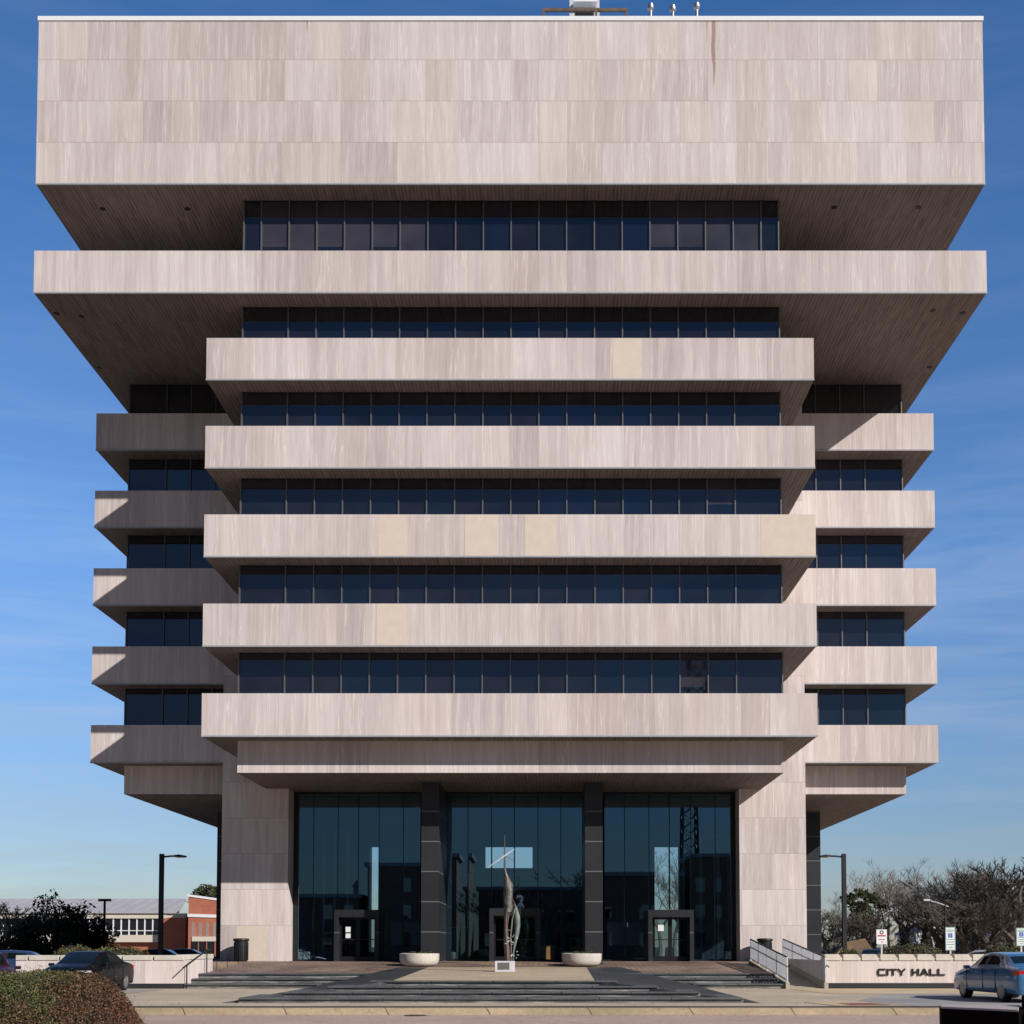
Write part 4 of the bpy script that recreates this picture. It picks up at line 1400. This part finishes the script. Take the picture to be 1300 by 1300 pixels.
put(syc, 1128, 1088, 70, 13, .4, None, True, 1.15)
put(syc2, 1178, 1085, 74, 13, 1.3, None, True, 1.1)
put(oak, 1226, 1106, 62, 11, 0, 'dense dark brown bare tree right of the tall pale sycamores', True, 1.2)
put(oak2, 1247, 1088, 70, 11, 2, 'narrow bare tree rising highest between the two dark dense ones', True, 1.0)
i = 0
for root, H0, px, pt, Y, rot, sx, lab in (
        (oak, 11, 1262, 1108, 58, 2.1, 1.2, 'dense bare tree above the silver car roof at right'),
        (oak2, 11, 1282, 1092, 66, .6, 1.2, 'bare tree at the right, second from the picture edge'),
        (oak, 11, 1299, 1084, 54, 4.0, 1.2, 'bare tree cut by the right picture edge'),
        (oak2, 11, 1205, 1130, 82, 3.3, 1.3, 'lower bare tree filling the gap right of the sycamores'),
        (oak, 11, 1150, 1134, 60, 5.0, 1.5, 'low spreading brown tree below the sycamore crowns'),
        (oak2, 11, 1108, 1152, 56, 1.0, 1.6, 'low brown thicket tree right of the evergreen by the lamp'),
        (oak, 11, 1190, 1140, 54, 2.6, 1.6, 'low dark brown tree above the white house gable'),
        (oak, 11, 1222, 1140, 52, 1.2, 1.5, 'low dark tree beside the tall accessible parking sign'),
        (oak2, 11, 1255, 1135, 50, 4.4, 1.6, 'low dark tree directly above the blue car'),
        (oak, 11, 1288, 1132, 50, .2, 1.6, 'low dark tree behind the edge parking sign'),
        (syc, 13, 1060, 1130, 92, 2.2, 1.2, 'faint pale tree seen left of the right lamp post'),
        (oak, 11, 1047, 1152, 80, 3.0, 1.4, 'small brown tree beside the right dark column'),
        (oak2, 11, 1075, 1160, 62, 5.2, 1.7, 'low brown shrubby tree behind the right lamp post'),
        (syc2, 13, 1110, 1096, 76, 2.9, 1.2, 'pale bare tree at the left end of the sycamore pair'),
        (syc, 13, 1150, 1087, 80, 4.1, 1.2, 'pale bare tree filling in between the two sycamores'),
        (syc2, 13, 1192, 1102, 78, .3, 1.1, 'pale bare tree at the right end of the sycamore pair'),
        (oak, 11, 1172, 1126, 57, 1.7, 1.5, 'mid height brown tree left of the cobra head lamp'),
        (oak2, 11, 1238, 1114, 72, 5.6, 1.4, 'brown tree behind the cobra head lamp, right side'),
        (oak, 11, 1270, 1120, 68, 3.5, 1.4, 'brown tree deep in the row above the sedan boot'),
        (oak, 11, 1092, 1160, 56, 2.2, 1.6, 'brown thicket tree in front of the olive evergreen')):
    put(root, px, pt, Y, H0, rot, lab, sx=sx, group='bare winter trees on the right')
# trees seen through the lobby on its far side
for px, pt, Y, rot, lab in ((838, 1062, 60, 0, 'bare tree seen through the right doorway bay of the lobby'), (858, 1075, 66, 2, 'bare tree seen through the lobby, just right of its twin')):
    put(syc, px, pt, Y, 13, rot, lab, group='bare trees seen through the lobby')


def evergreen(name, label, loc, blobs, n, leaf, mat, seed, trunk_h, tr=.16, group=None):
    t = thing(name, label, 'tree', loc, 0, group)
    MB().path([(0, 0, 0), (.05, 0, trunk_h * .6), (0, .05, trunk_h)], [tr, tr * .8, tr * .5], 8).build('trunk', M['bark'], t, local=True)
    ws = [b[3] * b[4] * b[5] for b in blobs]; tot = sum(ws)
    def fn(r):
        q = r.random() * tot; k = 0
        while q > ws[k] and k < len(ws) - 1: q -= ws[k]; k += 1
        bx_, by_, bz, rx, ry, rz = blobs[k]
        d = Vector((r.gauss(0, 1), r.gauss(0, 1), r.gauss(0, 1))).normalized() * (r.random() ** .33)
        d *= 1 + .18 * math.sin(5 * d.x + k) * math.cos(4 * d.z + 2 * k)
        return Vector((bx_ + d.x * rx, by_ + d.y * ry, bz + d.z * rz)), d
    leaf_cards(n, fn, leaf, seed, None, .3, 1.1).build('crown', mat, t, local=True)
    return t


M['dark_leaf'] = leafy('dark_evergreen_leaves', [(.004, .005, .004), (.013, .017, .010), (.035, .040, .022)], .7)
M['red_leaf'] = leafy('bronze_evergreen_leaves', [(.006, .004, .003), (.022, .012, .008), (.075, .028, .018)], .7)
M['mid_leaf'] = leafy('olive_evergreen_leaves', [(.012, .016, .007), (.042, .050, .018), (.105, .105, .042)], .7)


def blobs_for(seed, w_, h, n=16, base=.08):
    r = random.Random(seed); out = []
    for i in range(n):
        f = (i + .5) / n
        z = h * (base + (1 - base) * f)
        wide = w_ * (.95 if f < .45 else .95 * (1 - (f - .45) / .62) + .08)
        rr = wide * r.uniform(.28, .5) + .18
        off = wide * r.uniform(.2, .75)
        an = r.uniform(0, 6.28)
        out.append((math.cos(an) * off, math.sin(an) * off * .7, z, rr, rr, rr * r.uniform(.6, 1.0)))
    out.append((0, 0, h * .4, w_ * .5, w_ * .5, h * .32))
    return out


for px, pt, Y, w_, mt, lab, sd_ in ((70, 1130, 24, 2.6, 'dark_leaf', 'tall dark evergreen with an uneven top, left of the brick hall', 1), (42, 1160, 25, 2.2, 'dark_leaf', 'lower dark evergreen clump, left side of the tallest dark evergreen', 2),
                                    (104, 1143, 26, 2.0, 'red_leaf', 'dark evergreen with reddish leaves before the long window strip', 3), (125, 1158, 27, 1.7, 'red_leaf', 'shorter reddish evergreen nearest the window strip', 4)):
    p = at(px, pt, Y)
    evergreen('evergreen_tree', lab, (p.x, Y, -.1), blobs_for(sd_, w_, p.z), 5200, .10, M[mt], sd_, p.z * .8)
p = at(1095, 1126, 60); evergreen('evergreen_tree', 'round olive green evergreen right of the right lamp post', (p.x, 60, -.1), [(-.2, 0, p.z - .5, .8, 1.0, .45), (-1.3, 0, p.z - 1.0, .8, 1.0, .5), (.9, 0, p.z - .9, .8, 1.0, .45), (1.7, 0, p.z - 1.6, .7, 1.0, .45), (-.3, 0, p.z - 1.7, 1.0, 1.0, .55), (0, 0, p.z - 2.8, 1.3, 1.3, .9)], 1900, .17, M['mid_leaf'], 8, p.z * .8)
p = at(266, 1121, 150); evergreen('pine_tree', 'distant pine crown rising behind the brick gable', (p.x, 150, -.1), [(0, 0, p.z - 1.5, 2.6, 2, 1.3), (-1.6, 0, p.z - 2.6, 2.0, 1.4, 1.1), (1.7, 0, p.z - 2.4, 2.4, 1.4, 1.2), (0, 0, p.z - 4, 2.4, 2, 1.5)], 2500, .3, M['mid_leaf'], 9, p.z * .9)
tan = bare_tree('bare_tree', 'tan bare tree behind the dark evergreens at far left', 61, 7.0, M['bark'], M['twigs_tan'], (0, 0, 0), 1.0, 6, .2, 'bare trees far left', .3)
put(tan, 38, 1141, 40, 7, 0, None, True, 1.3)
put(oak, 6, 1142, 30, 11, 1, 'dark bare tree at the left picture edge', sx=1.2, group='bare trees far left')
put(tan, 18, 1150, 44, 7, 2, 'tan bare tree between the edge tree and the evergreens', sx=1.4, group='bare trees far left')
# low brush under the trees
def brush(r):
    x = r.uniform(19, 84)
    top = 2.7 + .8 * math.sin(x * .37) + .8 * math.sin(x * .93 + 1) - (2.2 if x < 25 else 0)
    return Vector((x, r.uniform(51, 60), top * r.random() ** 1.2)), Vector((0, 0, 1))


tag(leaf_cards(22000, brush, .42, 77, None, 0, .13).build('undergrowth', leafy('brown_brush', [(.010, .008, .006), (.030, .024, .018), (.070, .056, .045)], nscale=.4)), kind='stuff')
tag(MB().loft([[(at(1046, 1205, 48).x, 48, -.1), (at(1075, 1190, 48).x, 48, 2.0), (at(1098, 1188, 48).x, 48, 2.3), (at(1125, 1205, 48).x, 48, -.1)], [(at(1040, 1205, 52).x, 56, -.1), (at(1075, 1190, 52).x, 56, 1.6), (at(1098, 1188, 52).x, 56, 1.9), (at(1135, 1205, 52).x, 56, -.1)]]).build('earth_mound', speck('dry_earth', (.20, .14, .09), .95, .3, .4, 4)), kind='structure')

# ------------------------------------------------------------------ far buildings
M['redbrick'] = bricky('red_brick', (.50, .145, .08), (.43, .12, .07), (.38, .22, .16), .4, .13, .9, axes='uz', msize=.012, var=.15)
M['roof_metal'] = simple('standing_seam_roof', (.40, .385, .40), .8, 0, .08, .3)
M['cream'] = simple('cream_render', (.62, .55, .46), .8, 0, .06)
YH = 112
bh = thing('brick_hall', 'long red brick hall with grey metal roof and ribbon of windows', 'building', at(200, 1205, YH).to_tuple()[:2] + (0,))
A = lambda px, py, Y=YH: at(px, py, Y)
zE, zC, zW, zB, zB2 = A(100, 1157).z, A(100, 1166).z, A(100, 1187).z, A(100, 1196).z, -.1
x0, x1, x2 = A(-140, 1180).x, A(206, 1180).x, A(300, 1180).x
zr = A(100, 1141, YH + 9).z
m = MB(); m.loft([[(x0, YH - .6, zE), (x0, YH + 9, zr), (x0, YH + 9, zr - .3), (x0, YH - .6, zE - .25)], [(A(229, 1150).x, YH - .6, zE), (A(236, 1141, YH + 9).x, YH + 9, zr), (A(236, 1141, YH + 9).x, YH + 9, zr - .3), (A(229, 1150).x, YH - .6, zE - .25)]])
m.build('roof', M['roof_metal'], bh)
m = MB(); xx = x0 + .6
while xx < A(228, 1150).x:
    m.loft([[(xx, YH - .6, zE + .01), (xx + .06, YH - .6, zE + .01), (xx + .06, YH - .6, zE + .07), (xx, YH - .6, zE + .07)], [(xx, YH + 9, zr + .01), (xx + .06, YH + 9, zr + .01), (xx + .06, YH + 9, zr + .07), (xx, YH + 9, zr + .07)]]); xx += 1.6
m.build('roof_seams', M['roof_metal'], bh)
MB().box(x0, x1 + .6, YH - .3, YH, zC, zE - .26).build('cream_fascia', M['cream'], bh)
MB().box(x0, x1, YH - .25, YH, zB, zW).build('cream_band', M['cream'], bh)
MB().box(x0, x1, YH + .5, YH + 9, -.1, zE - .3).build('inner_wall', M['redbrick'], bh)
wf = MB()
xs_ = [A(p_, 1176).x for p_ in range(-136, 207, 10)]
for q in xs_: wf.box(q - .07, q + .07, YH - .12, YH + .02, zW, zC)
wf.box(x0, x1, YH - .10, YH + .02, A(100, 1181.5).z - .05, A(100, 1181.5).z + .05)
wo = wf.build('window_strip', M['white'], bh)
MB().box(x0, x1, YH + .03, YH + .1, zW, zC).build('glazing', M['pane'], wo)
MB().box(x1, A(236, 1180).x, YH - .2, YH + 12, -.1, zC + .1).build('wall', M['redbrick'], bh)
MB().box(x1, A(236, 1180).x, YH - .24, YH + 12, zC + .103, zE - .27).build('cream_fascia', M['cream'], bh)
YG2 = YH - 6
g0, g1 = at(239, 1180, YG2), at(330, 1180, YG2)
zl, zh = at(240, 1138, YG2).z, at(300, 1151, YG2).z
m = MB(); m.loft([[(g0.x, y, -.1), (g1.x, y, -.1), (g1.x, y, zh), (g0.x, y, zl)] for y in (YG2, YG2 + 14)]); m.build('gable_wall', M['redbrick'], bh)
m = MB(); m.loft([[(g0.x - .15, y, zl + .003), (g1.x, y, zh + .003), (g1.x, y, zh + .3), (g0.x - .15, y, zl + .3)] for y in (YG2 - .1, YG2 + 14)]); m.build('parapet_cap', M['white'], bh)
zt = at(240, 1160, YG2).z
m = MB(); m.loft([[(g0.x - .1, y, zt - .4), (g1.x, y, zt - .7), (g1.x, y, zt - .3), (g0.x - .1, y, zt)] for y in (YG2 - .12, YG2 + .1)]); m.build('cream_band', M['white'], bh)
a, b = at(244, 1189, YG2), at(278, 1195, YG2)
MB().box(a.x, b.x, YG2 - .15, YG2 + .05, b.z, a.z).build('cream_band', M['cream'], bh)
for px in (247, 257.5, 268):
    p = at(px, 1200, YG2)
    MB().box(p.x - .45, p.x + .45, YG2 - .05, YG2 + .05, .2, b.z - .002).build('window', M['pane'], bh)
for px in (245, 254, 263, 272):
    p = at(px, 1175, YG2)
    MB().box(p.x - .22, p.x + .22, YG2 - .04, YG2 + .03, a.z + .01, zt - 1.1).build('pilaster', simple('grey_brick', (.30, .23, .20), .8), bh)

wh = thing('white_house', 'small white gabled house glimpsed through the bare trees', 'house', at(1188, 1205, 96).to_tuple()[:2] + (0,))
a, b, ap = at(1163, 1186, 96), at(1208, 1186, 96), at(1186, 1172, 96)
m = MB(); m.loft([[(a.x, y, -.1), (b.x, y, -.1), (b.x, y, b.z), (ap.x, y, ap.z), (a.x, y, a.z)] for y in (96, 104)]); m.build('wall', M['white'], wh)
m = MB()
for s, q in ((0, a), (1, b)):
    m.loft([[(q.x + (-.3 if s == 0 else .3), y, q.z - .1), (ap.x, y, ap.z + .02), (ap.x, y, ap.z + .2), (q.x + (-.3 if s == 0 else .3), y, q.z + .12)] for y in (95.7, 104.3)])
m.build('roof', simple('dark_shingle', (.09, .09, .10), .8), wh)
for px in (1176, 1194):
    p = at(px, 1191, 96); f = MB().box(p.x - .5, p.x + .5, 95.95, 96.02, p.z - .6, p.z + .6).build('window', M['pane'], wh)
bb = thing('blue_shed', 'low blue grey building behind the trunks above the blue car', 'building', at(1255, 1205, 84).to_tuple()[:2] + (0,))
a, b = at(1220, 1184, 84), at(1320, 1212, 84)
MB().box(a.x, b.x, 84, 90, -.1, a.z).build('wall', simple('blue_grey_wall', (.12, .17, .28), .8, 0, .15), bb)
MB().box(a.x - .2, b.x, 83.8, 90.2, a.z + .002, a.z + .25).build('roof', M['grey'], bb)

# distant poles
def far_lamp(px, ptop, Y, pts, label):
    p = at(px, ptop, Y)
    t = thing('street_lamp', label, 'street lamp', (p.x, Y, -.1))
    MB().path([(p.x, Y, -.1), (p.x, Y, p.z)], [.12, .08], 8).build('pole', M['lamp_metal'], t)
    q = [at(x, y, Y) for x, y in pts]
    MB().path(q, .05, 6).build('arm', M['steel'], t)
    MB().box(q[0].x - .3, q[0].x + .3, Y - .12, Y + .12, q[0].z - .08, q[0].z + .06).build('lamp_head', M['steel'], t)


far_lamp(1200, 1148, 50, [(1177, 1142.5), (1190, 1146), (1204, 1151)], 'cobra head street lamp with a pale arm among the bare trees')
far_lamp(1107, 1158, 60, [(1128, 1156), (1118, 1159), (1108, 1163)], 'thin distant street lamp with a pale arm right of the evergreen')
t = thing('utility_pole', 'dark pole with a short crossbar before the long window strip', 'pole', (at(133, 1142, 30).x, 30, -.1))
p = at(133, 1142, 30)
MB().path([(p.x, 30, -.1), (p.x, 30, p.z)], [.1, .08], 8).build('pole', M['lamp_metal'], t)
MB().box(p.x - .42, p.x + .42, 29.92, 30.08, p.z - .12, p.z + .05).build('crossbar', M['lamp_metal'], t)

# ------------------------------------------------------------------ across the street (mirrored in the lobby glass)
M['far_brick'] = bricky('opposite_brick', (.16, .09, .07), (.13, .08, .06), (.16, .13, .11), .4, .13, .9, axes='uz')
def block(x0, x1, y0, y1, h, label, cup=None, cornice=True):
    t = thing('street_building', label, 'building', ((x0 + x1) / 2, y1, -.15))
    MB().box(x0, x1, y0, y1, -.15, h).build('wall', M['far_brick'], t)
    if cornice: MB().box(x0 - .4, x1 + .4, y0 - .4, y1 + .4, h + .002, h + .5).build('cornice', M['grey'], t)
    n = int((x1 - x0) / 3)
    for k in range(n):
        for z in [q for q in (2.5, 6.0, 9.5) if q < h - 1.5]:
            x = x0 + 1.5 + 3 * k
            f = MB().box(x - .6, x + .6, y1 - .05, y1 + .04, z - .9, z + .9).build('window', M['pane'], t)
    if cup is not None:
        MB().lathe([(1.1, h), (1.1, h + 1.5), (1.4, h + 1.6), (.1, h + 3.2)], (cup, (y0 + y1) / 2 + 3, 0), 8).build('cupola', M['grey'], t)


yb = -88
block(-44, -21.6, yb - 14, yb, 7.8, 'low brick building across the street with a small cupola', cup=-23.5)
block(-20.4, -14.6, yb - 12, yb, 11.8, 'taller brick building across the street with a heavy cornice')
block(-11.2, -8.35, yb - 10, yb, 13.0, 'narrow tall brick building across the street')
block(8.8, 18.5, yb - 14, yb, 10.6, 'mid height brick building across the street, right of the trees')
block(20.0, 29, yb - 14, yb, 13.0, 'brick building across the street below the lattice tower')
block(-8.0, 8.6, yb - 30, yb - 16, 9.5, 'low set back brick building across the street')
for x, pt, rot, lab in ((-4.5, 9.5, 0, 'bare tree across the street, left one'), (0.2, 8.5, 1, 'bare tree across the street, middle one'), (5.6, 12.2, 2, 'bare tree across the street, tallest one')):
    dup(oak, (x, yb + 2, -.15), rot, (pt / 11 * .9, pt / 11 * .9, pt / 11), lab, 'bare trees across the street')
t = thing('lattice_tower', 'steel lattice radio tower rising across the street', 'tower', (22.6, -112, -.15))
m = MB(); H = 42.0
for s1, s2 in ((-1, -1), (1, -1), (1, 1), (-1, 1)):
    m.path([(22.6 + 1.9 * s1, -112 + 1.9 * s2, -.15), (22.6 + 1.0 * s1, -112 + 1.0 * s2, H)], .16, 6)
for k in range(20):
    z0, z1 = H * k / 20, H * (k + 1) / 20
    a0, a1 = 1.9 - .9 * z0 / H, 1.9 - .9 * z1 / H
    for (u0, v0), (u1, v1) in (((-1, -1), (1, -1)), ((1, -1), (1, 1)), ((1, 1), (-1, 1)), ((-1, 1), (-1, -1))):
        m.path([(22.6 + a0 * u0, -112 + a0 * v0, z0), (22.6 + a1 * u1, -112 + a1 * v1, z1)], .08, 4)
        m.path([(22.6 + a0 * u1, -112 + a0 * v1, z0), (22.6 + a1 * u0, -112 + a1 * v0, z1)], .08, 4)
m.build('lattice', M['lamp_metal'], t)
m = MB()
for x, z in ((21.2, 23), (24.0, 25), (22.6, 34), (21.4, 37), (23.8, 38), (22.6, 40)): m.lathe([(.9, z), (.9, z + 1.6)], (x, -111, 0), 10)
m.build('antenna_drums', M['steel'], t)
